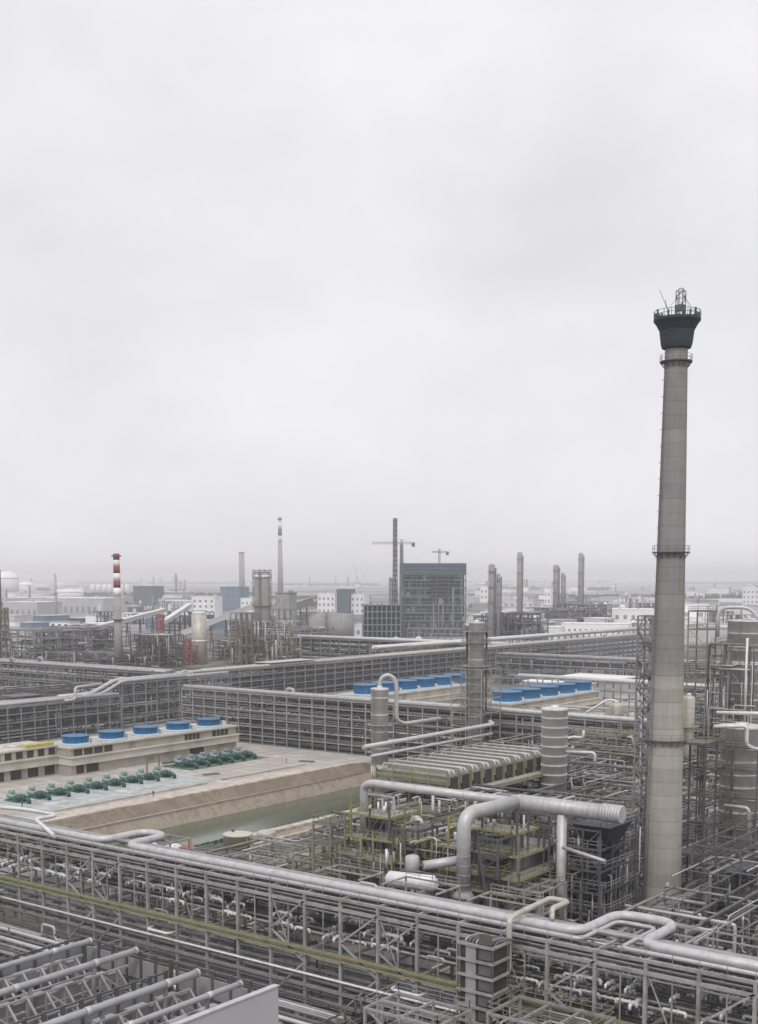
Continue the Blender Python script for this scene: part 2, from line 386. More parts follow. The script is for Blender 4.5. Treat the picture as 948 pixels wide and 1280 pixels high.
# ================================================================ SETTING
GR = 24000
hx0, hx1, hy0, hy1 = -247.0, -196.0, 160.0, 316.0
g = MB()
for a in ((-GR,hx0,-GR,GR),(hx1,GR,-GR,GR),(hx0,hx1,-GR,hy0),(hx0,hx1,hy1,GR)):
    g.poly([(a[0],a[2],0),(a[1],a[2],0),(a[1],a[3],0),(a[0],a[3],0)])
struct('ground', g, 'ground')
g = MB(); g.poly([(-340,hy0+30,.02),(hx0,hy0+30,.02),(hx0,328,.02),(-340,328,.02)]); struct('cooling_water_yard', g, 'paving')
g = MB(); g.poly([(hx1,130,.02),(-20,130,.02),(-20,420,.02),(hx1,420,.02)]); struct('process_yard', g, 'yard')
g = MB(); g.poly([(-300,20,.02),(-10,20,.02),(-10,129.9,.02),(-300,129.9,.02)]); struct('near_yard', g, 'yard')
g = MB(); g.poly([(hx0,hy1,.024),(hx1,hy1,.024),(-160,hy1+2,.024),(-160,328,.024),(hx0,328,.024)]); struct('earth_patch', g, 'earth')
# basin: banks, floor, water
b_ = MB(); zb = -7.5
b_.poly([(hx0,hy0,0),(-243.6,hy0,-3),(-243.6,hy1,-3),(hx0,hy1,0)]); struct('basin_wall', b_, 'bank')
b_ = MB(); b_.poly([(-243.6,hy0,-3),(-239.5,hy0,zb),(-239.5,hy1,zb),(-243.6,hy1,-3)]); struct('basin_lower_slope', b_, 'earth')
b_ = MB(); b_.poly([(-239.5,hy0,zb),(-223,hy0,zb),(-223,hy1,zb),(-239.5,hy1,zb)]); struct('basin_floor', b_, 'bank_net')
b_ = MB(); b_.poly([(-223,hy0,zb),(hx1,hy0,0),(hx1,hy1,0),(-223,hy1,zb)]); struct('near_bank', b_, 'bank_net')
for yy in (hy0, hy1):
    b_ = MB(); b_.poly([(hx0,yy,0),(hx1,yy,0),(-223,yy,zb),(-239.5,yy,zb),(-243.6,yy,-3)]); struct('basin_end_bank', b_, 'bank')
b_ = MB(); b_.poly([(-241,hy0,-6),(-216,hy0,-6),(-216,hy1,-6),(-241,hy1,-6)]); struct('water', b_, 'water')
b_ = MB(); rw = random.Random(8)
for q in range(2600):
    y = rw.uniform(196, 312); t = rw.random()**.7; x = -217.5+t*19; z = -7.5+(x+223)/27*7.5
    if math.sin(y*.21+t*5)+math.sin(y*.07)+rw.uniform(-.8,.8) < .35: continue
    a = rw.uniform(0,6.28); w_ = rw.uniform(.3,.9); b_.poly([(x-w_*math.cos(a),y-w_*math.sin(a),z),(x+w_*math.cos(a),y+w_*math.sin(a),z),(x+.2,y+.1,z+rw.uniform(.3,.9))])
solo('weeds', b_, 'weed', 'ragged green weeds and netting on the near bank of the basin', 'weeds', (-210,200,-3))['kind'] = 'stuff'
b_ = MB(); b_.box(-196,-193.6,206,272,0,.7); struct('kerb_wall', b_, 'strip')
b_ = MB(); b_.poly([(-193.4,206,.03),(-188,206,.03),(-188,272,.03),(-193.4,272,.03)]); struct('path', b_, 'earth')
b_ = MB(); b_.box(-187.6,-186.4,200,268,0,.9); struct('kerb_wall', b_, 'strip')
b_ = MB(); b_.box(-248.4,-247.0,hy0+30,312,0,.35); struct('kerb', b_, 'strip')
b_ = MB(); b_.poly([(-254,hy0+30,.03),(-248.5,hy0+30,.03),(-248.5,300,.03),(-254,300,.03)]); struct('road', b_, 'strip')
b_ = MB(); b_.box(-257.2,-256.4,200,255,0,.5); b_.box(-258.2,-257.4,262,300,0,.5); solo('low_wall', b_, 'concrete_dark', 'low dark concrete kerb wall along the paved road beside the basin', 'wall', (-257,200,0))
b_ = MB(); b_.poly([(-282,196,.04),(-259,196,.04),(-259,262,.04),(-282,262,.04)]); struct('pump_slab', b_, 'pump_slab')
pipe([(-243.3,165,-2.4),(-243.3,312,-2.4)], .13, 'clad_warm', 'thin pale pipe line along the brown basin wall', n=6)
# far flats and sea
b_ = MB(); b_.poly([(-1500,2300,.05),(-700,2000,.05),(-2500,6500,.05),(-4800,7800,.05)]); struct('salt_flat', b_, 'flats')
b_ = MB(); b_.poly([(-9500,7300,.06),(-2200,5200,.06),(2000,14000,.06),(2000,22000,.06),(-14000,22000,.06)]); struct('sea', b_, 'sea')

# ================================================================ FOREGROUND RACK
LV = [2.6,5.2,8.3,10.0,12.0,15.2,16.7,18.0]
T = rack('tall grey steel pipe rack crossing the whole foreground', 'X', -206, -26, 124, 8, LV, 6.2, 'galv', .4, 'full', beams=[5.2,10.0,16.6,18.0], braces=(4,8,9,15,17,18,22,25,27))
# secondary posts, hangers and top walkway
mb = MB(); mb.rail([(-206,124.0),(-26,124.0)], 18.1, 1.1, 3.1, .06); mb.build('handrail', 'galv', T)
mb = MB(); mb.box(-206,-26,130.6,131.8,18.12,18.2); mb.build('walkway_grating', 'panel_grey', T)
FR = 'the foreground rack'
rnd = random.Random(3)
def XP(pts, r, m, label, grp=None, **k): return pipe(pts, r, m, label, grp, **k)
for i in range(29):
    xx = -206+(i+.5)*180/29; MB().bar((xx,124.15,10.1),(xx,124.15,16.5),.14).build('hanger_post', 'galv', T)
    if i % 3 == 0: MB().bar((xx-3,124.12,16.5),(xx,124.12,10.1),.12).build('brace', 'galv', T)
# big top header with two expansion loops
zt = 18.0+.62
XP([(-206,127.2,zt),(-151.5,127.2,zt),(-151.5,136,zt),(-146.2,136,zt),(-146.2,127.2,zt),(-67,127.2,zt),(-67,137.4,zt),(-59.2,137.4,zt),(-59.2,127.2,zt),(-26,127.2,zt)], .6, 'clad', 'large silver clad header with two square expansion loops on top of the foreground rack', n=16, rb=2.6)
XP([(-206,125.6,18.35),(-66,125.6,18.35),(-66,135.0,18.35),(-60.8,135.0,18.35),(-60.8,125.4,18.35),(-26,125.4,18.35)], .26, 'clad', 'thin silver pipe in front of the large header, looping inside its right loop', n=10, rb=1.2)
XP([(-206,129.6,18.4),(-26,129.6,18.4)], .3, 'pipe_grey', 'straight grey pipe behind the large header on the rack top')
XP([(-190,131.5,19.3),(-180.6,134.2,19.3),(-171.4,134.2,19.3),(-171.4,129.5,19.3),(-165,126.4,19.3),(-160,124.5,18.7)], .33, 'clad_white', 'white pipe bending in a zigzag over the far left end of the rack', rb=1.4)
XP([(-72.2,130.2,17.6),(-72.4,130.2,19.9),(-72.4,134.4,19.9),(-75,134.4,19.9),(-74.6,126,19.9),(-74.1,123.1,19.9),(-74.1,123.1,13.6),(-74.6,121.6,12.4),(-75.2,121,11.6),(-75.2,117.4,4)], .36, 'clad_warm', 'beige clad pipe rising over the rack top and dropping down beside the dark cable tower', rb=.7)
XP([(-73,131.6,19.3),(-71,127.8,19.6)], .22, 'clad_warm', 'short beige crossover pipe lying over the large header', rb=.5)
for i in range(5):
    x = -200+i*2.0
# top steel outriggers behind the rack where loops sit
for (xa, xb, w) in ((-153,-144,'left'),(-69,-56,'right')):
    T2 = thing('loop_support_frame', f'light grey steel frame carrying the {"square loop nearer the basin" if w=="left" else "square loop in front of the tall chimney"}', 'steel frame', (xa,132.4,0))
    for x in (xa, (xa+xb)/2, xb):
        MB().bar((x,132.4,17.9),(x,139,17.9),.25).build('beam', 'galv', T2); MB().bar((x,138.8,0),(x,138.8,17.8),.25).build('column', 'galv', T2)
    for y in (135.5,139): MB().bar((xa,y,17.88),(xb,y,17.88),.22).build('beam', 'galv', T2)
for i, (xa, xb) in enumerate(((-112,-104),(-100,-91),(-86,-78),(-55,-47),(-44,-36),(-128,-121))):
    T2 = thing('outrigger_frame', ('light grey open steel frame projecting from the rear of the rack top, '+['first','second','third','fourth','fifth','sixth'][i]+' kind')[:1] and ['small open steel frame behind the rack top, in front of the left heater','open steel frame behind the rack top, left of the tall duct elbow','open steel frame behind the rack top, below the beige crossover pipe','open steel frame behind the rack top, right of the chimney foot','open steel frame at the far right end of the rack top','small open steel frame on the rack top before the round tank yard'][i], 'steel frame', (xa,132.4,0))
    for x in (xa, xb): MB().bar((x,132.4,18.3),(x,138,18.3),.22).build('beam', 'galv', T2); MB().bar((x,138,0),(x,138,18.4),.22).build('column', 'galv', T2)
    MB().bar((xa,138,18.32),(xb,138,18.32),.22).build('beam', 'galv', T2); MB().bar((xa,135,18.32),(xb,135,18.32),.18).build('beam', 'galv', T2)
    MB().rail([(xa,138),(xb,138)], 18.3, 1.1, 2).build('handrail', 'galv', T2)
rack_pipes('X', -206, -26, 124.3, 7.4, [
    (16.7,6,(.1,.24),['pipe_grey','clad','pipe_grey','pipe_dark']), (15.2,5,(.08,.16),['clad','pipe_grey','pipe_dark']), (12.0,4,(.1,.2),['pipe_grey','pipe_dark','pipe_grey']),
    (8.3,4,(.12,.25),['pipe_dark','pipe_grey']), (5.2,4,(.15,.35),['pipe_dark','pipe_grey']), (2.6,4,(.12,.3),['pipe_dark','pipe_grey'])], FR, rnd)
# front white line, yellow cable trays
XP([(-206,123.4,6.9),(-26,123.4,6.9)], .17, 'clad_white', 'slim white pipe along the front face of the foreground rack below the yellow trays')
for k, (zz, yy) in enumerate(((10.35,123.35),(9.6,123.5))):
    TT = thing('cable_tray', ('upper' if k == 0 else 'lower')+' yellow cable tray running along the front of the foreground rack', 'cable tray', (-206,yy,zz))
    for dy in (0,.55): MB().bar((-206,yy+dy,zz),(-26,yy+dy,zz),.1,.22).build('side_rail', 'olive', TT)
    mb = MB()
    for q in range(300): mb.box(-206+q*.6,-205.88+q*.6,yy+.05,yy+.5,zz-.04,zz+.02)
    for yv in (.18,.34): mb.box(-206,-26,yy+yv-.05,yy+yv+.05,zz+.021,zz+.09)
    mb.build('tray_rungs_and_cables', 'olive_grey', TT)
for k, x in enumerate((-174.5,-133.5,-88.5)):
    w = ['at the left edge','above the air cooler','by the screen wall'][k]
    mb = MB().tube(bend([(x-2.4,123.3,8.3),(x-2.1,121.9,8.3),(x+2.1,121.9,8.3),(x+2.4,123.3,8.3)], .5), .2, 8)
    solo('pipe', mb, 'clad_white', f'short white U shaped pipe on the rack front {w}', 'pipe', (x,123.3,8.3))
# valves along the upper levels
def valve_proto(kind):
    Tv = thing('valve', 'x', 'valve', (0,0,0))
    a = MB().tube(bend([(0,-1.25,-.1),(0,-1.25,.4),(0,1.25,.4),(0,1.25,-.1)], .35, 4), .2 if kind else .17, 8)
    for yy in (-.45,.38): a.tube([(0,yy,.4),(0,yy+.08,.4)], .31, 10)
    a.build('body', 'clad_white' if kind else 'clad', Tv)
    b = MB().tube([(0,0,.7),(0,0,1.25)], .07, 6); b.build('stem', 'steel_dark', Tv)
    c = MB().lathe([(.1,1.2),(.3,1.25),(.3,1.45),(.1,1.55)] if kind else [(.34,1.25),(.34,1.33),(.05,1.36)], 10); c.build('actuator', 'steel_dark' if kind else 'pipe_dark', Tv)
    return Tv
V0, V1 = valve_proto(0), valve_proto(1); first = {0: V0, 1: V1}; used = {0: False, 1: False}
VL = {0:'silver insulated valve with a dark handwheel inside the foreground rack', 1:'white insulated valve with a dark drum actuator inside the foreground rack'}
VG = {0:'handwheel valves inside the foreground rack', 1:'actuator valves inside the foreground rack'}
x = -192.0; nv = 0
while x < -34:
    x += rnd.choice((1.1,1.4,1.7,2.1))
    if rnd.random() < .12: x += rnd.uniform(1.5,4)
    for (yy, zz) in ((124.9,12.1),(126.8,12.6),(125.4,13.6),(127.6,14.0)):
        if rnd.random() < .5: continue
        k = int(rnd.random() < .55); loc = (x+rnd.uniform(-.3,.3), yy+rnd.uniform(-.3,.3), zz)
        sc = rnd.uniform(.8,1.2); rz = rnd.choice((0,pi/2,pi/2))
        if not used[k]:
            o = first[k]; o.location = loc; o['label'] = VL[k]; o['group'] = VG[k]; used[k] = True
        else: copy_thing(first[k], loc, VL[k], VG[k], rz, (sc,sc,sc))
        nv += 1
pipework('thin grey pipes crowded inside the foreground rack', (-200,-28,127.6,131.4,11.0,16.0), 170, ['pipe_dark','steel_dark','steel_dark'], (.06,.14), rnd)
pipework('thin dark pipes low down inside the foreground rack', (-130,-28,126,131.4,0.5,9.0), 110, ['pipe_dark','steel_dark','steel_dark'], (.06,.16), rnd)

# cable tower in front of the rack
TT = thing('cable_tower', 'dark louvred cable tower with light grey bands standing against the foreground rack', 'tower', (-78,118,0))
mb = MB(); mb.box(-77.8,-73.4,118.3,121.5,0,17.6); mb.build('dark_core', 'opening', TT)
for k in range(10):
    z = 1.0+k*1.85
    mb = MB(); mb.box(-78.1,-73.1,117.9,118.12,z-.16,z+.16); mb.box(-73.3,-73.1,118.13,121.7,z-.16,z+.16); mb.build('band', 'galv', TT)
    mb = MB(); mb.box(-75.2,-73.5,118.16,118.28,z+.3,z+1.5); mb.build('louvre', 'steel_dark', TT)
for (xx, yy) in ((-78,118.02),(-73.2,118.02),(-73.2,121.6)): MB().bar((xx,yy,0),(xx,yy,17.6),.15).build('corner_post', 'steel_dark', TT)
MB().box(-77.0,-75.6,118.16,118.28,0,17.4).build('louvre_column', 'pipe_grey', TT)
for k in range(9):
    x = -77.6+k*.5
    mb = MB().tube(bend([(x,118.8,16.8),(x,119.2,18.0),(x+.5,121.6,18.1),(x+1.2,124.6,16.9)], 1.2), .12, 6)
    mb.build('cable_bundle', 'pipe_grey' if k % 3 == 0 else 'steel_dark', TT)
# front platforms bottom centre/right
steel_frame('light grey open platform frame at the bottom edge beside the dark cable tower', -84,-74, 108,114.5, [4.0,8.0,11.4], 2, 2, 'galv', rail='galv', decks=False)
steel_frame('olive railed service platform right of the dark cable tower', -72.2,-60, 115.5,122.6, [5.4,8.6,11.2], 3, 1, 'galv', rail='olive_grey', decks=False)
pipework('small grey pipes around the olive service platform', (-72,-58,114,123,2,11), 60, ['pipe_grey','clad','olive'], (.06,.16), rnd)

# ground level sleeper pipes in front of the rack
rack('low dark sleeper rack on the ground between the foreground rack and the air cooler', 'X', -215, -95, 112, 7, [1.2,4.5], 6, 'galv', .25, 'portal')
rack_pipes('X', -215, -95, 112.3, 6.4, [(1.2,3,(.15,.35),['pipe_grey','pipe_dark']),(4.5,4,(.15,.35),['pipe_grey','pipe_dark','clad'])], 'the low sleeper rack beside the air cooler', rnd)
pipework('dark pipes around the low sleeper rack', (-230,-95,104,122,.3,6), 150, ['pipe_dark','steel_dark','pipe_grey'], (.06,.2), rnd)

# ================================================================ AIR COOLER ROOF (bottom left) + SCREEN WALL
ZR = 40.0
TT = thing('air_cooler', 'large grey air cooler deck with four long header pipes at the bottom left', 'air cooler', (-54.6,24,34))
mb = MB(); mb.box(-54.6,-40.2,10,44.2,36.2,36.8); mb.build('deck', 'steel_dark', TT)
mb = MB()
for k in range(58): mb.box(-54.4,-40.4,10.2+k*.6,10.3+k*.6,36.8,37.0)
mb.build('grating', 'panel_grey', TT)
for (x) in (-54.6,-47.3,-40.2):
    for y in (20,32,44.0): MB().bar((x,y,20),(x,y,36.5),.4).build('column', 'galv', TT)
def parapet(pts, z0, z1, nm='parapet'):
    for a, b in zip(pts, pts[1:]):
        L = math.dist(a, b); k = int(L/1.1); p = MB(); q = MB()
        p.bar((*a,(z0+z1)/2-.1), (*b,(z0+z1)/2-.1), .06, z1-z0-.2); w = p.build(nm, 'panel_grey', TT)
        for i in range(k+1):
            x = a[0]+(b[0]-a[0])*i/k; y = a[1]+(b[1]-a[1])*i/k; q.bar((x,y,z0-.1),(x,y,z1+.3),.17)
        q.build('parapet_posts', 'steel_dark', w); r_ = MB(); r_.bar((*a,z1+.2),(*b,z1+.2),.1); r_.bar((*a,(z0+z1)/2),(*b,(z0+z1)/2),.13); r_.build('parapet_rail', 'steel_dark', w)
parapet([(-54.6,10),(-54.6,44.2)], 37, 39.6)
parapet([(-54.3,44.2),(-47.4,44.2)], 37, 39.6)
parapet([(-46.9,44.2),(-40.4,44.2)], 37, 39.6)
parapet([(-47.15,10),(-47.15,43.6)], 37, 39.2, 'dividing_parapet')
for k, (x, y1, z, r) in enumerate(((-53.2,43.6,40.0,.15),(-49.8,43.9,40.0,.18),(-44.4,43.2,40.0,.19),(-41.5,43.3,40.0,.15))):
    h = MB().tube([(x,10,z),(x,y1,z)], r, 14)
    for yy in range(11, 43, 5): h.tube([(x,yy,z),(x,yy+.35,z)], r*1.18, 14)
    h.tube([(x,y1-.1,z),(x,y1+.05,z)], r*1.25, 14); h.build('header_pipe', 'clad', TT)
    # truss frame beside each header
    t = MB(); xa = x+1.35 if k != 3 else x+.9; xm = x+.45
    for zz, xx in ((39.5,xm),(38.0,xa+.6)): t.bar((xx,10,zz),(xx,y1-.9,zz),.11)
    t.bar((xa,10,38.7),(xa,y1-.9,38.7),.09)
    for yy in range(0, 30):
        y = 10+yy*1.15
        if y > y1-1: break
        t.bar((xm,y,39.5),(xa+.6,y,38.0),.1); t.bar((xm,y,39.5),(xm,y,37),.09); t.bar((xa+.6,y,38.0),(xa+.6,y,37),.08)
        if yy % 3 == 0: t.bar((xm,y,39.5),(xa+.6,y+1.4,38.0),.07)
    t.build('tube_support_truss', 'galv', TT)
    t = MB()
    for yy in range(13, 43, 4): t.bar((x,yy,37),(x,yy,39.9),.16)
    t.build('header_supports', 'galv', TT)
    t = MB()
    t.box(x-.75,x-.35,11,43,38.6,39.0)
    for yy in range(11, 43, 2): t.box(x-.8,x-.3,yy,yy+1.2,38.55,39.15)
    t.build('tube_boxes', 'pipe_grey', TT)
mb = MB(); mb.box(-53.6,-48.0,12,42,36.95,37.4); mb.box(-46,-41,12,42,36.95,37.4); mb.build('tube_bundle', 'steel_dark', TT)
pipework('yellow and grey small pipes on the air cooler deck', (-46.8,-41,20,36,37.3,38.6), 40, ['pipe_grey','yellow','steel_dark'], (.04,.09), rnd)
TT = thing('screen_wall', 'plain light grey metal screen wall beside the air cooler at the bottom edge', 'wall', (-40,20,20))
MB().box(-40.0,-39.75,14,44.15,20,40).build('panel', 'panel_light', TT)
MB().box(-40.05,-39.7,14,44.2,40,40.06).build('coping', 'clad', TT)

# ================================================================ CHIMNEY
cx, cy = -85.45, 191.4
TT = thing('concrete_chimney', 'tall tapering concrete chimney still under construction with a dark formwork crown', 'chimney', (cx,cy,0))
prof = [(3.25-.97*min(1,z/64)-(max(0,z-64)/36)*.55, min(z,100.5)) for z in range(0, 103, 2)]
MB().lathe(prof, 48, (cx,cy,0)).build('shaft', 'chimney', TT)
for pz in (94.3, 64.0, 33.2):
    rr = prof[int(pz/2)][0]
    p = MB(); p.lathe([(rr+.02,pz),(rr+.75,pz),(rr+.75,pz+.18),(rr+.02,pz+.18)], 32, (cx,cy,0)); p = p.build('ring_platform', 'steel_dark', TT)
    q = MB().ring_rail((cx,cy), rr+.72, pz+.15, 1.0, 14, .028)
    for k in range(14):
        a = 2*pi*k/14; q.bar((cx+rr*math.cos(a),cy+rr*math.sin(a),pz-.9),(cx+(rr+.7)*math.cos(a),cy+(rr+.7)*math.sin(a),pz),.09)
    q.build('railing', 'steel_dark', p)
l = MB(); la = YAW+pi+rad(22)
def lp(z, dr, da=0): 
    r = prof[min(50,int(z/2))][0]*(1-(z/2-int(z/2)))+prof[min(50,int(z/2)+1)][0]*(z/2-int(z/2))+dr; a = la+da; return (cx+r*math.cos(a), cy+r*math.sin(a), z)
for da in (-.09,.09): l.tube([lp(z,.22,da) for z in range(2, 98, 4)], .035, 4)
for k in range(150):
    z = 2+k*.63; l.bar(lp(z,.22,-.09), lp(z,.22,.09), .035)
for k in range(36):
    z = 3+k*2.6; l.tube([lp(z,.22,-.1), lp(z,.6,-.12), lp(z,.8,0), lp(z,.6,.12), lp(z,.22,.1)], .025, 4, False)
l.build('caged_ladder', 'steel_dark', TT)
cr = MB(); cr.lathe([(1.75,96.3),(2.3,96.5),(2.5,97.2),(2.75,99.2),(3.3,100.2),(3.7,100.7),(3.7,101.1),(1.2,101.15)], 32, (cx,cy,0), smooth=False); cr = cr.build('formwork_crown', 'netting', TT)
q = MB().ring_rail((cx,cy), 3.66, 101.1, 1.1, 18, .045)
for k in range(18):
    a = 2*pi*(k+.5)/18; q.box(cx+3.4*math.cos(a)-.12,cx+3.4*math.cos(a)+.12,cy+3.4*math.sin(a)-.12,cy+3.4*math.sin(a)+.12,101.1,101.6+.4*(k % 3))
q.build('crown_railing', 'steel_dark', cr)
mm = lattice(MB(), cx+.4, cy+.3, 1.15, 101, 105.4, 1.0, .07); mm.tube([(cx+.4-.55,cy+.3,105.4),(cx+.4-.3,cy+.3,105.8),(cx+.4+.3,cy+.3,105.8),(cx+.4+.55,cy+.3,105.4)], .07, 5)
mm.box(cx-.3,cx+1.0,cy-.4,cy+.8,102.3,103.2); mm.build('hoist_mast', 'steel_dark', TT)
mm = MB()
for (dx, dz, ex) in ((-2.9,105.9,-1.0),(-1.9,104.2,-1.2)): mm.bar((cx+ex,cy,101.1),(cx+dx,cy-.6,dz),.07)
for ex in (-3.2,3.3): mm.bar((cx+ex*.9,cy,101.2),(cx+.4,cy+.3,105.3),.035)
mm.bar((cx+3.3,cy+.3,101.1),(cx+1.0,cy,104.6),.05); mm.build('guy_boom', 'steel_dark', TT)

# hoist tower left of the chimney
TT = thing('hoist_tower', 'square lattice steel tower standing left of the tall concrete chimney', 'tower', (-91.8,197.5,0))
lattice(MB(), -91.8, 197.5, 2.9, 0, 53.5, 2.4, .17).build('lattice', 'panel_grey', TT)
MB().tube([(-91.2,196.8,0),(-91.2,196.8,53)], .28, 8).build('riser_pipe', 'pipe_grey', TT)
MB().tube([(-92.3,196.4,0),(-92.3,196.4,46)], .16, 8).build('riser_pipe', 'clad', TT)
for k in range(9):
    z = 4+k*5.6; MB().box(-93.3,-90.3,196,199,z,z+.1).build('landing', 'steel_dark', TT)
    MB().rail([(-93.4,195.9),(-90.2,195.9),(-90.2,199.1)], z, 1.1, 1.5, .06).build('handrail', 'olive_grey' if k < 5 else 'galv', TT)
TT = thing('steel_tower', 'slender steel frame tower between the lattice tower and the chimney', 'tower', (-90.2,203.5,0))
lattice(MB(), -90.0, 204, 2.2, 0, 50, 4, .12).build('lattice', 'galv', TT)

# ================================================================ BIG DUCT
DY, DZ = 171.0, 24.0
pipe([(-133.5,DY+.5,14),(-133.5,DY+.5,DZ-.8),(-131.5,DY,DZ),(-101.8,DY,DZ)], .76, 'clad', 'narrower silver duct running from the left heater to the duct junction', name='duct', cat='duct', rb=1.5, n=18)
TT = thing('duct', 'fat silver horizontal duct with ribbed end leading right towards the chimney', 'duct', (-101.8,DY,DZ))
mb = MB(); ex = -83.2
mb.tube([(-103.0,DY,DZ),(-102.4,DY,DZ),(-101.2,DY,DZ),(-86.5,DY,DZ)], [.8,1.0,1.28,1.28], 24)
for k in range(14): mb.tube([(-100.4+k*1.0,DY,DZ),(-100.34+k*1.0,DY,DZ)], 1.3 if k % 4 else 1.36, 24)
mb.build('shell', 'clad', TT)
mb = MB(); pts = []; rr = []
for k in range(7): mb.tube([(-86.5+k*.5,DY,DZ),(-86.45+k*.5,DY,DZ),(-86.2+k*.5,DY,DZ),(-86.1+k*.5,DY,DZ)], [1.3,1.42,1.42,1.3], 24)
mb.tube([(-86.6,DY,DZ),(-83.3,DY,DZ)], 1.28, 24); mb.build('bellows', 'clad', TT)
TT = thing('duct', 'fat silver elbow duct bending down from the junction beside the yellow platforms', 'duct', (-103,157,10))
mb = MB(); mb.tube(bend([(-101.6,DY-1,DZ),(-102.8,157,DZ),(-102.8,157,11.5)], 2.8, 8), 1.1, 24); mb.build('shell', 'clad', TT)
mb = MB()
for z in (20.5,19,17.5,16,14.5,13,12): mb.tube([(-102.8,157,z),(-102.8,157,z+.07)], 1.13, 24)
mb.build('seam_band', 'clad', TT)
mb = MB(); mb.lathe([(1.7,10.9),(1.7,11.15),(1.15,11.9)], 24, (-102.8,157,0)); mb.build('base_flange', 'panel_grey', TT)
mb = MB(); mb.lathe([(1.5,8.5),(1.5,10.9)], 20, (-102.8,157,0)); mb.build('plinth', 'panel_grey', TT)
pipe([(-93.4,DY-.2,22.9),(-93.4,DY-.2,2.0)], .8, 'clad', 'vertical silver duct dropping from the fat horizontal duct', name='duct', cat='duct', n=18)
# dark transition hopper below the ribbed duct end
TT = thing('hopper', 'dark navy tapered hopper box hanging below the ribbed duct end', 'hopper', (-88,173,8))
h = MB(); n0 = 0
def taper(mb, x0,x1,y0,y1,z0, X0,X1,Y0,Y1,z1):
    n = len(mb.v); mb.v += [(x0,y0,z0),(x1,y0,z0),(x1,y1,z0),(x0,y1,z0),(X0,Y0,z1),(X1,Y0,z1),(X1,Y1,z1),(X0,Y1,z1)]
    for q in ((0,3,2,1),(4,5,6,7),(0,1,5,4),(1,2,6,5),(2,3,7,6),(3,0,4,7)): mb.f.append([n+i for i in q]); mb.sm.append(False)
    return mb
taper(h, -90,-88,174,178,16.5, -91.6,-85.2,171,179,21.6); h.box(-90.6,-87.6,174,179,10.5,16.5)
h.build('casing', 'navy', TT)
for z in (8.5,12,15.5): MB().rail([(-92.5,171.4),(-85.6,171.4),(-85.6,180)], z-.1, 1.0, 2, .08).build('handrail', 'galv', TT)
pipe([(-92,168.6,18.2),(-84.2,167.8,17.2)], .3, 'clad', 'slim silver pipe slanting in front of the dark hopper', n=10)
# white drum at foot of the elbow
TT = thing('horizontal_drum', 'white horizontal drum lying behind the rack top at the foot of the elbow duct', 'drum', (-113,149,0))
mb = MB(); mb.tube([(-111.5,149,14.2),(-111,149,14.2),(-104,150.5,14.2),(-103.4,150.6,14.2)], [.7,1.25,1.25,.7], 20); mb.build('shell', 'clad_white', TT)
for x in (-110,-105): MB().box(x-.3,x+.3,148.4,150.8,0,13.2).build('saddle', 'panel_grey', TT)
MB().lathe([(1.1,14.6),(1.1,17.2),(.9,17.4)], 18, (-109.3,152.5,0)).build('stub_manhole', 'clad', TT)
pipe([(-108,153.5,15.8),(-103.6,158.5,16.5)], .75, 'clad', 'short fat grey pipe stub between the white drum and the elbow duct', n=16, flanges=False)

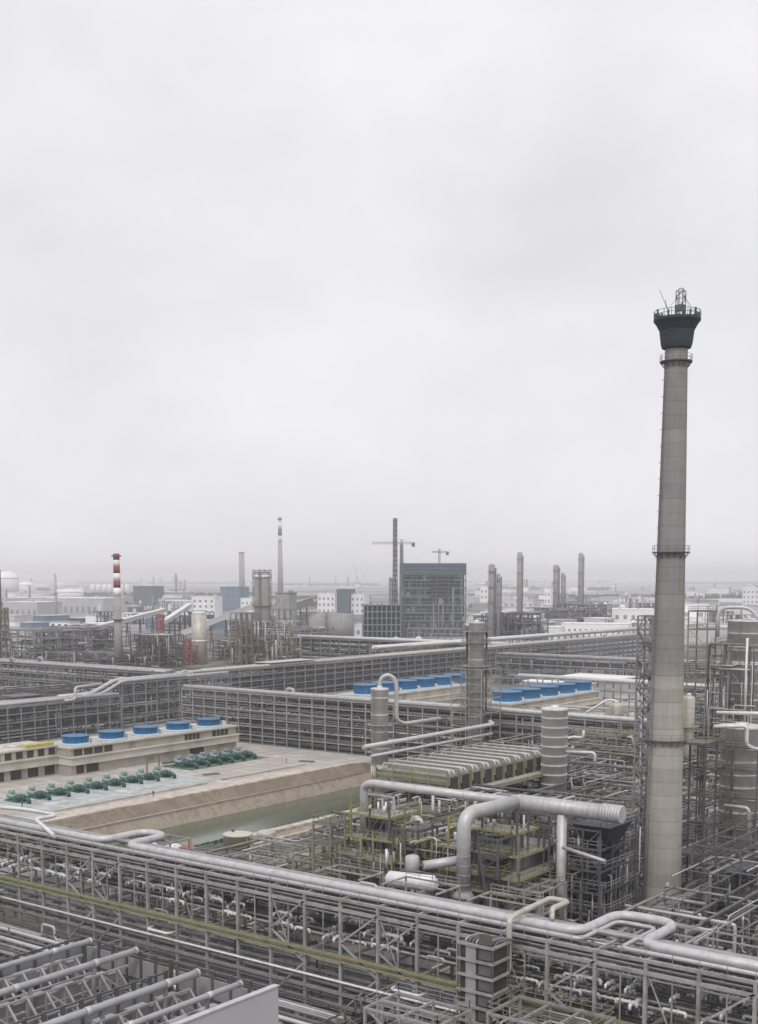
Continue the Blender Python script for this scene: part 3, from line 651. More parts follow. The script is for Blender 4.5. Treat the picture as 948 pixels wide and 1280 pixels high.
# ================================================================ HEATERS
def heater(label, tiers, seed=1):
    rn = random.Random(seed); x0,x1,y0,y1,za,zb_ = tiers[0]
    TT = thing('fired_heater', label, 'furnace', (x0,y0,0))
    for ti, (x0,x1,y0,y1,z0,z1) in enumerate(tiers):
        c = MB().box(x0,x1,y0,y1,z0,z1).build('casing', 'panel_grey', TT)
        mb = MB(); k = max(2, int((x1-x0)/.85))
        for i in range(k+1): mb.box(x0+i*(x1-x0)/k-.1,x0+i*(x1-x0)/k+.1,y0-.25,y0-.003,z0,z1)
        k = max(2, int((y1-y0)/1.3))
        for i in range(k+1): mb.box(x1+.003,x1+.22,y0+i*(y1-y0)/k-.08,y0+i*(y1-y0)/k+.08,z0,z1)
        mb.build('stiffener_ribs', 'galv' if ti == 0 else 'pipe_grey', c)
        for i in range(4):
            x = x0+(i+.5)*(x1-x0)/4; MB().box(x-.35,x+.35,y0-.3,y0-.26,z0+(z1-z0)*.3,z0+(z1-z0)*.62).build('burner_door', 'opening', c)
        # outer posts, walkway around the top of the tier
        e = 1.9
        for (x, y) in ((x0-e,y0-e),((x0+x1)/2,y0-e),(x1+e,y0-e),(x1+e,(y0+y1)/2),(x1+e,y1+e)):
            MB().bar((x,y,0 if ti == 0 else z0),(x,y,z1+(3.2 if rn.random() < .6 else 1.2)),.3).build('column', rn.choice(['olive_grey','steel_dark','olive','steel_dark']), TT)
        for z in (z1, z1-2.6) if ti == 0 else (z1,):
            mb = MB(); mb.box(x0-e,x1+e,y0-e,y0-.3,z-.12,z); mb.box(x1+.3,x1+e,y0-.3,y1+e,z-.12,z); mb.build('walkway', 'panel_grey', TT)
            MB().bar((x0-e,y0-e-.06,z-.12),(x1+e,y0-e-.06,z-.12),.1,.4).build('walkway_edge', 'olive', TT); MB().bar((x1+e+.06,y0-e,z-.12),(x1+e+.06,y1+e,z-.12),.1,.4).build('walkway_edge', 'olive', TT)
            MB().rail([(x0-e,y1),(x0-e,y0-e),(x1+e,y0-e),(x1+e,y1+e)], z+.02, 1.15, 1.4, .075).build('handrail', 'olive', TT)
        for i in range(3):
            x = rn.uniform(x0,x1); MB().bar((x,y0-e,z0 if ti else 2),(x+rn.choice((-2.5,2.5)),y0-e,z1),.16).build('brace', 'steel_dark', TT)
    z = tiers[-1][5]; x0,x1,y0,y1 = tiers[-1][:4]
    for i in range(5):
        x = rn.uniform(x0+.4,x1-.4); y = rn.uniform(y0+.4,y1-.4); MB().tube([(x,y,z),(x,y,z+rn.uniform(.8,2))], rn.uniform(.15,.35), 8).build('riser', rn.choice(['clad','steel_dark','clad_white']), TT)
    return TT
heater('left fired heater with ribbed grey casing and olive walkways beside the basin path', [(-128.5,-119.6,160.4,188,1.5,14),(-127.6,-119.4,163,186,14.02,16.8),(-126.5,-122.2,163.2,168,16.82,20.6)], seed=2)
heater('right fired heater with ribbed casing and olive railings behind the fat elbow duct', [(-113,-97,162.5,178,1.5,14),(-111,-98.6,165,177,14.02,17),(-108.5,-99.5,166,169,17.02,20.4)], seed=5)
steel_frame('dark steel frame filling the gap between the two fired heaters', -118.6,-113.6,160,182, [5,9,13,16.5,19.5], 2, 4, 'steel_dark', rail='olive', rnd=rnd)
steel_frame('olive access tower at the left front corner of the left heater', -133.5,-129.8,157.5,162.5, [4,8,12,15.5,19], 1, 1, 'olive_grey', rail='olive', rnd=rnd)
steel_frame('dark pipe bridge behind the right fired heater', -112,-97,180,188, [8,13,17,20.5], 4, 1, 'steel_dark', rail='olive_grey', rnd=rnd)
pipework('pipes wrapped around the left fired heater', (-131.5,-119,157,158.4,3,16), 26, ['pipe_grey','olive_grey','steel_dark','pipe_dark'], (.06,.16), rnd)
pipework('pipes wrapped around the right fired heater', (-114,-96,159,160.4,2,18), 35, ['pipe_grey','olive_grey','steel_dark','pipe_dark'], (.06,.16), rnd)
pipework('dark pipes in the pipe bridge behind the heaters', (-126,-97,178,196,6,21), 170, ['pipe_grey','clad','steel_dark','pipe_dark'], (.1,.3), rnd)
T = steel_frame('olive railed stair platform right of the fat elbow duct', -101.6,-98.2,159.5,163.5, [14.6,17.2,20.2], 1, 1, 'steel_dark', rail='olive', z0=13.9)
MB().bar((-100.6,157.6,19.5),(-98.6,157.4,10),.3).build('diagonal_strut', 'steel_dark', T)
steel_frame('dark steel structure behind the vertical silver duct below the ribbed duct end', -96,-87,171.5,184, [4,7.5,11,14.5,18,21], 3, 3, 'steel_dark', rail='galv', decks=False)
pipework('dark and silver pipes below the ribbed duct end', (-96,-87,172,186,1,20), 120, ['pipe_dark','steel_dark','clad','pipe_grey'], (.08,.28), rnd)
steel_frame('grey steel piping structure at the chimney foot', -96.5,-91,160,168, [3.5,6.5,9.5,13], 2, 2, 'galv', rail='olive_grey')
pipework('tangled grey pipes at the foot of the chimney', (-97,-74,140,186,.5,5), 200, ['pipe_grey','pipe_dark','clad','olive_grey'], (.08,.26), rnd)
steel_frame('low steel pipe supports beside the left heater', -168,-132,150,172, [4,7.5], 6, 4, 'steel_dark', cw=.25, rail=None, decks=False)
steel_frame('olive pipe support frame left of the left heater', -150,-131,166,186, [6.5,9.5], 3, 2, 'olive_grey', cw=.3, rail='olive_grey')
pipework('rusty and grey pipes between the basin path and the left heater', (-172,-131,142,190,.5,8), 200, ['pipe_grey','clad','clad_warm','pipe_dark','olive_grey'], (.08,.25), rnd)
steel_frame('steel frame of pale tanks and valves under the left end of the narrower duct', -131,-118,176,186, [6,10,14,18], 2, 2, 'steel_dark', rail='olive')
pipework('white and grey pipes between the two heaters', (-119,-112,158,180,3,18), 110, ['clad','pipe_grey','clad_white','olive'], (.1,.28), rnd)
XP([(-120.5,168,15),(-120.5,168,19.5),(-118.8,168,19.5),(-118.8,168,16.5)], .6, 'clad_white', 'thick white inverted U pipe on top of the left heater', rb=1.2)
XP([(-134,173,21.5),(-128,173,21.5),(-128,173,17),(-134.5,173,17)], .28, 'clad_white', 'white square pipe loop under the left end of the narrower duct', rb=.7)
XP([(-119.5,176,14.2),(-112.5,176.5,14.2)], .35, 'clad', 'short silver pipe bridging the two heaters', rb=.7)
XP([(-108,190,14),(-97,190,14),(-97,182,14)], .3, 'clad', 'silver pipe bending behind the vertical duct', rb=.7)

# ================================================================ AIR COOLER BANK
TT = thing('air_cooler_bank', 'row of olive air cooler bays topped with bent silver pipes left of the banded vessel', 'air cooler', (-157,205,0))
bx0, bx1, by0, by1, bz = -156.5, -137.5, 204, 247, 17.0
for i in range(5):
    for x in (bx0, (bx0+bx1)/2, bx1): MB().bar((x,by0+12.5*i,0),(x,by0+12.5*i,bz),.4).build('column', 'steel_dark', TT)
MB().box(bx0-.5,bx1+2.4,by0-.5,by1+.5,bz-.5,bz).build('deck', 'concrete_dark', TT)
MB().box(bx1+2.41,bx1+2.6,by0-.5,by1+.5,bz-.7,bz+.12).build('deck_edge', 'olive_grey', TT)
nb = 10
for i in range(nb):
    y0 = by0+(by1-by0)*i/nb+.3; y1 = y0+(by1-by0)/nb-.6
    bb = MB().box(bx0+1,bx1,y0,y1,bz+1.4,bz+3.2).build('bay', 'olive_grey', TT)
    q = MB()
    for x in (bx0+1,bx1-.2): 
        for y in (y0,y1): q.bar((x,y,bz),(x,y,bz+3.6),.28)
    q.build('bay_legs', 'olive_grey', bb)
    q = MB().box(bx1+.002,bx1+.12,y0+.6,y1-.6,bz+.6,bz+3.0); q.build('bay_grille', 'opening', bb)
    for yy, zz in ((y0+.9,bz+4.4),(y1-1.2,bz+4.15)):
        q = MB().tube(bend([(bx0+2,yy,zz),(bx1-1.6,yy,zz),(bx1-.5,yy,zz-.1),(bx1-.3,yy,bz+3.1)], .9), .27, 8); q.tube([(bx0+2,yy,zz),(bx0+2,yy,bz+3.2)], .22, 8)
        q.build('bent_pipe', 'clad', bb)
for z in (bz+1.2,bz+2.4,bz+3.6): MB().bar((bx0+1,by0-.15,z),(bx1,by0-.15,z),.14).build('end_rail', 'galv', TT)
for k in range(5): MB().bar((bx0+1+k*(bx1-bx0-1)/4,by0-.2,bz),(bx0+1+k*(bx1-bx0-1)/4,by0-.2,bz+4.4),.2).build('end_post', 'olive', TT)
XP([(-160.5,206,24.2),(-160.5,258,24.2),(-164,262,24.2)], .5, 'clad', 'long silver header pipe along the back of the air cooler bays', rb=2, n=12)
XP([(-158.5,206,22.4),(-158.5,254,22.4)], .35, 'clad', 'second silver pipe under the long header behind the air cooler bays', n=10)
pipework('grey pipes below the air cooler bank deck', (-158,-136,202,262,2,15.5), 150, ['pipe_grey','pipe_dark','clad','steel_dark'], (.1,.3), rnd)

# ================================================================ PROCESS COLUMNS
def plats(*z): return z
V = column_vessel('grey column with a looped silver pipe on its top left of the air coolers', -175.5, 231.5, 2.05, 0, 34.2, 'vessel_grey', flat=True, rings=4, platforms=(19,25.5), rail='olive_grey')
MB().lathe([(2.12,12.5),(2.12,15.8)], 28, (-175.5,231.5,0)).build('pale_skirt_band', 'clad_white', V)
XP([(-175.5,231.5,34.6),(-175.5,231.5,35.2),(-175.2,231.7,36.6),(-174.0,232.6,37.4),(-172.8,233.5,36.6),(-172.3,233.8,34.8),(-172.3,233.8,26.6),(-171.6,236,25.6),(-171,250,25.6)], .5, 'clad', 'silver pipe looping over the grey column top and down its right side', rb=1.2, n=12)
V = column_vessel('tall column crowded with platforms rising in front of the middle pipe rack', -206.5, 321.5, 2.45, 0, 46.5, 'vessel_grey', flat=True, rings=3.5, platforms=(21,25,29.5,33,40.2,43.5), rail='olive_grey', pw=2.2)
for sx, sy in ((-3.4,0),(3.3,.6)):
    p = MB().tube([(-206.5+sx,321.5+sy,0),(-206.5+sx,321.5+sy,45)], .35, 8); p.build('side_riser', 'steel_dark', V)
steel_frame('steel platform cluster around the tall column by the middle rack', -212,-201,316,327, [15,19,23.5,28,32.5], 2, 2, 'galv', rail='olive_grey', cw=.22, decks=False)
V = column_vessel('thick silver vessel with evenly spaced bands behind the fat duct', -133.5, 240, 2.9, 0, ztop(692,885,-133.5,240), 'vessel_grey', rings=2.1, platforms=(), rail='galv', flat=True, ladder=False)
XP([(-130.6,240,22),(-124.5,242,22),(-124.5,242,19)], .32, 'clad_white', 'white pipe leaving the banded silver vessel to the right', rb=.8)
V = column_vessel('short beige column with olive platforms beside the lattice tower', -172, 348, 2.2, 6, 21.6, 'clad_warm', rings=3, platforms=(11,17), rail='olive')
XP([(-180,342,11),(-180,342,18),(-180,342,18),(-174.5,347,22.6),(-172,348,22.2)], .42, 'clad_white', 'white pipe arching from the short beige column', rb=1.2)
for i, (x, y, zz) in enumerate(((-168,300,10),(-150,300,13),(-160,318,16),(-145,322,12),(-132,300,15),(-140,285,9))):
    T = steel_frame(['low steel frame behind the banded vessel','steel frame right of the banded vessel','olive railed steel frame before the short beige column','grey steel frame right of the short beige column','steel frame left of the lattice tower','low pipe platform at the right of the banded vessel'][i], x-7,x+6,y-6,y+6, [zz*.35,zz*.68,zz], 2, 2, ['galv','steel_dark','olive_grey'][i % 3], rail=['galv','olive_grey','olive'][i % 3], cw=.3, rnd=rnd)
for i in range(12):
    x = rnd.uniform(-172,-128); y = rnd.uniform(275,325); z = rnd.uniform(8,17); dx = rnd.uniform(4,14)
    pts = [(x,y,z),(x+dx,y,z),(x+dx,y,z-rnd.uniform(2,5))] if i % 2 else [(x,y,z),(x,y+dx,z),(x+3,y+dx,z),(x+3,y+dx,z+2)]
    XP(pts, rnd.uniform(.25,.42), rnd.choice(['clad_white','clad']), 'bent silver pipe in the cluttered unit behind the banded vessel', 'bent pipes behind the banded vessel', rb=1)
pipework('dense small pipes in the unit behind the banded vessel', (-185,-115,262,328,1,14), 420, ['pipe_grey','clad','olive_grey','pipe_dark','steel_dark'], (.1,.3), rnd)
pipework('small pipes under the tall column and silver loop', (-200,-150,262,326,1,11), 220, ['pipe_grey','clad','olive_grey','pipe_dark'], (.1,.3), rnd)
pipework('dark pipes between the heaters and the banded vessel', (-150,-96,176,262,.5,15), 420, ['pipe_grey','clad','pipe_dark','steel_dark'], (.1,.32), rnd)
for i, (x0, x1, y0, y1, zz) in enumerate(((-134,-118,190,212,15),(-127,-111,214,232,13),(-116,-100,196,214,16),(-112,-98,222,250,14),(-128,-108,246,268,12))):
    steel_frame(['dark steel frame behind the left heater','open steel frame right of the air cooler bank','dark steel frame behind the right heater','steel frame below the banded vessel','steel frame right of the banded vessel foot'][i], x0,x1,y0,y1, [zz*.3,zz*.65,zz], 3, 3, 'steel_dark' if i % 2 else 'galv', rail='galv' if i % 2 else 'olive_grey', cw=.3, rnd=rnd)

# ================================================================ RIGHT EDGE UNIT
V = column_vessel('wide banded grey vessel right of the concrete chimney', -82.6, 217.6, 3.7, 4, 33.4, 'vessel_grey', flat=True, rings=2.3, platforms=(15,), rail='olive_grey')
XP([(-84,208,34),(-79.5,212,34),(-79.5,212,30.5),(-76.5,214.5,29.3),(-75.5,216,29.3),(-75.3,216,18)], .35, 'clad_white', 'white pipe stepping down in front of the wide banded vessel', rb=.9)
XP([(-86,214,35.8),(-70,222,35.8)], .32, 'clad_white', 'straight white pipe passing above the wide banded vessel', rb=.9)
XP([(-82,209,20),(-77.5,209,20),(-77.5,209,12)], .33, 'clad', 'silver pipe bending down beside the lower wall of the banded vessel', rb=.9)
steel_frame('dark steel structure between the chimney and the wide banded vessel', -89.5,-84.5,206,216, [6,11,16,21,26,31], 1, 2, 'steel_dark', rail='olive_grey', rnd=rnd)
steel_frame('dark multi level pipe structure at the right edge behind the rack', -75.5,-60,180,206, [4,8,12,15.5,19], 4, 3, 'steel_dark', rail='steel_dark', rnd=rnd)
steel_frame('grey open pipe frame at the right edge close behind the rack', -76,-52,148,170, [3.5,7,10.5], 4, 2, 'steel_dark', rail=None, rnd=rnd)
pipework('dark tangled pipes at the right edge behind the rack', (-74.5,-52,146,206,.5,16), 300, ['pipe_grey','pipe_dark','steel_dark','clad'], (.08,.28), rnd)
for i, (x, y) in enumerate(((-66.5,158),(-62.6,157.5))):
    TT = thing('exchanger', ['left','right'][i]+' of two white domed exchanger ends near the right edge', 'heat exchanger', (x,y,8))
    MB().tube([(x,y,8),(x,y+.4,8),(x,y+6,8)], [.35,.62,.62], 16).build('shell', 'clad_white', TT)
    for yy in (y+1.5,y+4.5): MB().box(x-.4,x+.4,yy-.15,yy+.15,6.4,7.45).build('saddle', 'panel_grey', TT)
    MB().tube([(x,y+.5,8),(x,y+.6,8)], .72, 16).build('flange', 'clad', TT)
mb = MB().tube([(-66,190,20),(-77,193,4.5)], .38, 8); mb.tube([(-66,190,20),(-54,186,36)], .3, 8)
solo('crane_boom', mb, 'steel_dark', 'dark slanting boom crossing in front of the banded vessel at the right edge', 'crane boom', (-66,190,20))
# broad tower behind, at the right frame edge
dx_, dy_ = gp(937, 775, 48.5)
V = column_vessel('broad grey drum tower with curved pipe at the upper right edge', dx_, dy_, 5.7, 0, 48.5, 'vessel_grey', flat=True, rings=4.5, platforms=(24,36.5), rail='olive_grey')
MB().lathe([(5.95,34.4),(5.95,37.4)], 28, (dx_,dy_,0)).build('white_insulation_band', 'clad_white', V)
steel_frame('open platform tower of olive steel left of the broad drum tower', -139,-133.5,324,330, [10,18,26,32,37,41,46,51], 1, 1, 'olive_grey', rail='olive_grey', rnd=rnd)
XP([(-131,325,44),(-131,325,52),(-123,328,52),(-120,329,47)], .55, 'clad', 'curved silver pipe over the top of the broad drum tower', rb=3)
XP([(-122,323.4,20),(-122,323.4,44)], .35, 'clad_white', 'upright white pipe on the front of the broad drum tower', n=8)
steel_frame('large grey steel structure behind the chimney left of the broad drum tower', -164,-142,340,366, [8,16,24], 3, 3, 'galv', rail='olive_grey', rnd=rnd)
pipework('pipes inside the steel structure behind the chimney', (-160,-122,335,366,2,28), 200, ['pipe_grey','clad','pipe_dark'], (.15,.4), rnd)
V = column_vessel('small grey column standing right behind the chimney', -128, 300, 1.6, 0, 30, 'clad_warm', rings=3, platforms=(14,22), rail='olive')

steel_frame('open grey steel cage around the broad grey drum tower', dx_-7.5,dx_+7.5,dy_-7.5,dy_+7, [8,15,22,29,36,42.5], 3, 2, 'galv', rail='olive_grey', decks=False, cw=.28, rnd=rnd)
pipework('pipes hung around the broad grey drum tower', (dx_-8,dx_+6,dy_-8.5,dy_-6.2,4,42), 60, ['pipe_grey','clad','steel_dark'], (.12,.3), rnd)
steel_frame('grey steel cage in front of the wide banded vessel', -88,-77,211,213.5, [6,11,16,21,26,30], 2, 1, 'steel_dark', rail='olive_grey', decks=False, cw=.22, rnd=rnd)
# ================================================================ BASIN YARD
TT = thing('storage_tank', 'small round concrete coloured tank beside the green basin bank', 'tank', (-190.5,198.6,0))
MB().lathe([(3.25,0),(3.25,2.7),(3.4,2.75),(3.4,2.95),(3.1,3.0),(.4,3.6),(.1,3.65)], 36, (-190.5,198.6,0)).build('shell', 'concrete', TT)
MB().lathe([(.35,3.5),(.35,4.0)], 12, (-191.3,197.9,0)).build('roof_vent', 'steel_dark', TT)
TT = thing('storage_tank', 'smaller beige tank half hidden behind the small round tank', 'tank', (-189,206.5,0))
MB().lathe([(2.2,0),(2.2,2.2),(2.0,2.4),(.2,2.8)], 30, (-189,206.5,0)).build('shell', 'clad_warm', TT)
TT = thing('tarp_heap', 'pale tarpaulin covered heap at the left end of the basin bank', 'heap', (-199,182,0))
h = MB(); n = 18
prof = [(3.6,0),(3.2,.8),(2.4,1.5),(1.2,1.95),(.2,2.1)]
h.lathe(prof, n, (-203.5,183,0)); h.lathe([(2.6,0),(2.2,.8),(1.2,1.4),(.2,1.5)], n, (-199,187,0))
for i, v in enumerate(h.v): h.v[i] = (v[0]+R.uniform(-.25,.25), v[1]+R.uniform(-.25,.25), v[2]+(R.uniform(-.15,.15) if v[2] > .1 else 0))
h.build('cover', 'clad_white', TT)
for i, (x, y, m, w) in enumerate(((-197,190.5,'orange','orange and white traffic barrier by the small round tank'),(-195.5,188,'red','red tool box on the ground before the small round tank'))):
    mb = MB(); 
    if i == 0: mb.lathe([(.5,0),(.5,.15),(.3,.2),(.22,1.6),(.1,2.1)], 12, (x,y,0))
    else: mb.box(x-2.4,x+1.6,y-1.2,y+1,0,.9); mb.box(x-2.5,x+1.7,y-1.3,y+1.1,.9,1.05)
    solo('barrier' if i == 0 else 'tool_box', mb, m, w, 'barrier' if i == 0 else 'box', (x,y,0))
# people
def person(x, y, label, rz):
    c = [(0,0,.95),(0,0,1.25),(0,0,1.45),(0,0,1.56),(0,0,1.68),(-.1,0,.9),(-.12,.03,.48),(-.13,0,.06),(-.13,-.12,.03),(.1,0,.9),(.13,-.05,.48),(.15,.04,.06),(.15,-.09,.03),(-.2,0,1.42),(-.27,.02,1.15),(-.26,-.08,.9),(.2,0,1.42),(.27,.02,1.15),(.26,-.08,.9)]
    e = [(0,1),(1,2),(2,3),(3,4),(0,5),(5,6),(6,7),(7,8),(0,9),(9,10),(10,11),(11,12),(2,13),(13,14),(14,15),(2,16),(16,17),(17,18)]
    r = [.15,.16,.14,.055,.11,.1,.065,.045,.04,.1,.065,.045,.04,.07,.05,.035,.07,.05,.035]
    me = bpy.data.meshes.new('person'); me.from_pydata(c, e, []); o = bpy.data.objects.new('person', me); COL.objects.link(o); o.location = (x,y,0); o.rotation_euler = (0,0,rz)
    me.materials.append(M['workwear']); o.modifiers.new('skin', 'SKIN'); 
    for i, q in enumerate(me.skin_vertices[0].data if me.skin_vertices else []): q.radius = (r[i], r[i]); q.use_root = (i == 0)
    s_ = o.modifiers.new('sub', 'SUBSURF'); s_.levels = s_.render_levels = 1
    tag(o, label, 'person')
    hd = MB().lathe([(.03,1.58),(.085,1.64),(.1,1.72),(.085,1.8),(.03,1.84)], 12); hd.build('head', 'skin', o, off=(0,0,0))
    MB().lathe([(.15,1.765),(.13,1.78),(.125,1.85),(.06,1.92)], 12).build('helmet', 'yellow', o, off=(0,0,0))
px_, py_ = gp(192, 996); person(px_, py_, 'worker in dark clothes and helmet standing on the pale road beside the basin', .4)
px_, py_ = gp(28, 1010); person(px_, py_, 'worker in dark clothes standing on the paving at the far left end of the pumps', 2.0)

px_, py_ = gp(352, 1040); person(-195.0, 232, 'worker standing on the pale strip along the near basin bank', 1.0)
person(-265.5, 300, 'worker standing on the paving near the tight row of grey blue pumps', 2.6)
for i, (x, y, a) in enumerate(((-262,306,.3),(-268,268,1.2),(-240,320,.1))):
    mb = MB()
    for k in range(7): mb.box(-2.5,2.5,-1.2+k*.36,-.95+k*.36,.12*(k % 2),.12*(k % 2)+.2)
    mb.box(-2.2,-2.0,-1.3,1.4,-.02,.12)
    mb.box(1.9,2.1,-1.3,1.4,-.02,.12)
    tag(mb.build('timber_stack', 'brown', None, loc=(x,y,.06)), ['stack of brown planks beyond the tight row of pumps','stack of brown planks on the slab between the two pump rows','stack of brown planks on the bare earth before the middle rack'][i], 'timber stack').rotation_euler = (0,0,a)
# cooling towers
def cooling_tower(label, X, Y0, Y1, depth, z1, nf, fr, fx=None, win=True, style=0, fans=True, fh=2.9, group=None):
    TT = thing('cooling_tower', label, 'cooling tower', (X,Y0,0), group); zm = z1*.62; zl = z1*.36
    MB().box(X-depth,X-.9,Y0,Y1,0,zl).build('lower_wall', 'concrete_dark', TT)
    MB().box(X-depth-.3,X,Y0-.3,Y1+.3,zl,zm).build('middle_wall', 'concrete', TT)
    MB().box(X-depth-.6,X+.5,Y0-.6,Y1+.6,zm,zm+.35).build('ledge', 'concrete', TT)
    MB().box(X-depth,X-1.0,Y0,Y1,zm+.35,z1-.5).build('upper_wall', 'concrete_dark', TT)
    MB().box(X-depth-.3,X-.5,Y0-.3,Y1+.3,z1-.5,z1).build('roof_slab', 'concrete', TT)
    MB().rail([(X-.7,Y0),(X-.7,Y1)], z1, 1.0, 2.5, .06).build('handrail', 'clad_white', TT)
    if style == 1:
        k = 9
        for i in range(k):
            y = Y0+(i+.2)*(Y1-Y0)/k; w = (Y1-Y0)/k*.62
            MB().box(X-.9,X-.86,y,y+w,.3,zl-.25).build('opening', 'opening', TT)
        k = 14
        for i in range(k):
            y = Y0+(i+.2)*(Y1-Y0)/k; w = (Y1-Y0)/k*.6; MB().box(X-1.0,X-.95,y,y+w,zm+.6,z1-.8).build('opening', 'opening', TT)
    elif win:
        for (a, b) in ((.03,.07),(.085,.15)): MB().box(X-.9,X-.86,Y0+(Y1-Y0)*a,Y0+(Y1-Y0)*b,.3,zl-.2).build('opening', 'opening', TT)
        MB().box(X-.9,X-.84,Y0+(Y1-Y0)*.69,Y0+(Y1-Y0)*.78,.7,zl-.2).build('opening', 'opening', TT)
        for (a, b) in ((.02,.24),(.66,.76),(.84,.95)):
            for i in range(4):
                s = (b-a)/4; MB().box(X-1.0,X-.95,Y0+(Y1-Y0)*(a+i*s),Y0+(Y1-Y0)*(a+i*s+s*.82),zm+.55,z1-.75).build('opening', 'opening', TT)
    fx = fx or X-depth*.42
    for i in range(nf):
        y = Y0+(Y1-Y0)*(i+.5)/nf
        f = MB().lathe([(fr*1.0,z1),(fr*.93,z1+fh*.4),(fr*.95,z1+fh*.7),(fr*1.02,z1+fh),(fr*.96,z1+fh),(fr*.88,z1+fh*.5),(fr*.8,z1+fh*.5)], 32, (fx,y,0), False); f = f.build('fan_stack', 'blue_frp', TT)
        mb = MB()
        for k in range(16):
            a = 2*pi*k/16; mb.bar((fx+fr*1.0*math.cos(a),y+fr*1.0*math.sin(a),z1+.3),(fx+fr*1.03*math.cos(a),y+fr*1.03*math.sin(a),z1+fh),.12)
        mb.lathe([(fr*1.04,z1+fh-.22),(fr*1.06,z1+fh-.2),(fr*1.06,z1+fh),(fr*1.02,z1+fh+.01)], 32, (fx,y,0)); mb.build('ribs', 'blue_rib', f)
        MB().lathe([(fr*1.18,z1+.01),(fr*1.16,z1+.3),(fr*1.03,z1+.5)], 32, (fx,y,0)).build('stack_base_ring', 'blue_pale', f)
        MB().box(fx+fr*.3,fx+fr*.3+1.4,y+fr*1.15,y+fr*1.15+1.4,z1,z1+1.5).build('gearbox_housing', 'clad_white', f)
        mb = MB()
        for k in range(6):
            a = pi*k/3+i; mb.bar((fx,y,z1+fh*.55),(fx+fr*.78*math.cos(a),y+fr*.78*math.sin(a),z1+fh*.6),.7,.08)
        mb.build('fan_blades', 'clad_white', f)
    return TT
cooling_tower('large concrete cooling tower with five spaced blue fan stacks behind the pump yard', -299.5, 240.5, 313, 17, 8.6, 5, 3.95, fh=2.7)
T = cooling_tower('older concrete cooling tower without fans at the left edge, dark openings along its front', -305.5, 185, 240.4, 15, 9.2, 0, 4, style=1)
for k in range(4):
    MB().lathe([(3.0,9.2),(3.1,9.5),(1.2,10.2),(.3,10.4)], 20, (-313,192+k*12.5,0)).build('roof_cover', 'clad', T)
MB().box(-309,-306,229,239,9.2,10.1).build('roof_plant', 'yellow', T)
# far towers
cooling_tower('left distant cooling tower with tightly packed blue fans behind the looped column', -321, 418, 516, 20, 9.5, 7, 5.6, win=False, fh=4.4)
cooling_tower('right distant cooling tower with large blue fans right of the tall crowded column', -259, 431, 508, 18, 9.0, 5, 6, win=False, fh=4.4)
steel_frame('yellowish pipe terrace in front of the right distant cooling tower', -256,-215,400,440, [3,6], 5, 4, 'olive_grey', rail=None, cw=.35, rnd=rnd)
pipework('yellowish pipes in front of the right distant cooling tower', (-256,-205,395,450,1,8), 130, ['clad_warm','olive_grey','clad_white'], (.2,.5), rnd)
g = MB(); g.poly([(-330,345,.02),(-180,345,.02),(-180,600,.02),(-330,600,.02)]); struct('far_paving', g, 'paving')
TT = thing('building', 'low flat white roofed hall behind the right distant cooling tower', 'building', (-300,520,0))
MB().box(-318,-285,540,600,0,8).build('wall', 'shed_grey', TT); MB().box(-319,-284,539,601,8,8.6).build('roof', 'white_paint', TT)

# pumps
def pump_proto(m1, m2, m3):
    Tp = thing('pump', 'x', 'pump', (0,0,0))
    MB().box(-4.6,2.2,-1.2,1.2,0,.45).build('base_plate', m1, Tp)
    mb = MB().lathe([(.9,0),(1.25,.4),(1.25,1.5),(.8,1.9)], 16, (1.0,0,.45)); mb.tube([(1,0,1.4),(1,-1.9,1.4)], .5, 10); mb.build('volute', m1, Tp)
    mb = MB().tube([(-1.6,0,1.6),(-1.4,0,1.6),(-4.2,0,1.6),(-4.4,0,1.6)], [.5,1.0,1.0,.6], 16); mb.box(-3.8,-1.9,-.5,.5,2.4,3.2); mb.build('motor', m2, Tp)
    mb = MB().tube(bend([(2.0,0,1.2),(4.6,0,1.2),(5.2,0,1.0),(5.2,0,0)], .6), .6, 10); mb.tube([(3.1,0,1.2),(3.6,0,1.2)], .85, 12); mb.tube([(3.35,0,1.7),(3.35,0,2.7)], .16, 6)
    mb.build('discharge_pipe', m1, Tp)
    return Tp
P0 = pump_proto('teal','teal_pale','teal')
for i in range(9):
    y = 203.5+i*6.6; lab = 'teal pump with pale motor in the row of nine on the pale slab'
    if i == 0: P0.location = (-276.5,y,.05); P0.scale = (.92,.92,.92); P0['label'] = lab; P0['group'] = 'teal pumps in a row'
    else: copy_thing(P0, (-276.5,y,.05), lab, 'teal pumps in a row', None, (.92,.92,.92))
P1 = pump_proto('teal','grey_blue','grey_blue')
for i in range(6):
    y = 274+i*5.4; lab = 'grey blue pump in the tight row of six by the cooling tower'
    if i == 0: P1.location = (-285.5,y,.1); P1['label'] = lab; P1['group'] = 'grey blue pumps in a tight row'
    else: copy_thing(P1, (-285.5,y,.1), lab, 'grey blue pumps in a tight row')
b_ = MB(); b_.poly([(-293,270,.045),(-278.5,270,.045),(-278.5,306,.045),(-293,306,.045)]); struct('pump_pit', b_, 'bank_net')
pipe([(-291.5,270,1.3),(-291.5,304,1.3)], .55, 'pipe_dark', 'dark pipe behind the tight row of grey blue pumps', n=10)
TT = thing('gantry', 'brown steel lifting gantry standing between the two pump rows', 'gantry', (-284,259,0))
for dy in (-2.5,2.5): MB().bar((-284,259+dy,0),(-284,259+dy,5.5),.35).build('post', 'brown', TT)
MB().bar((-284,256,5.5),(-284,262,5.5),.35).build('crossbeam', 'brown', TT)
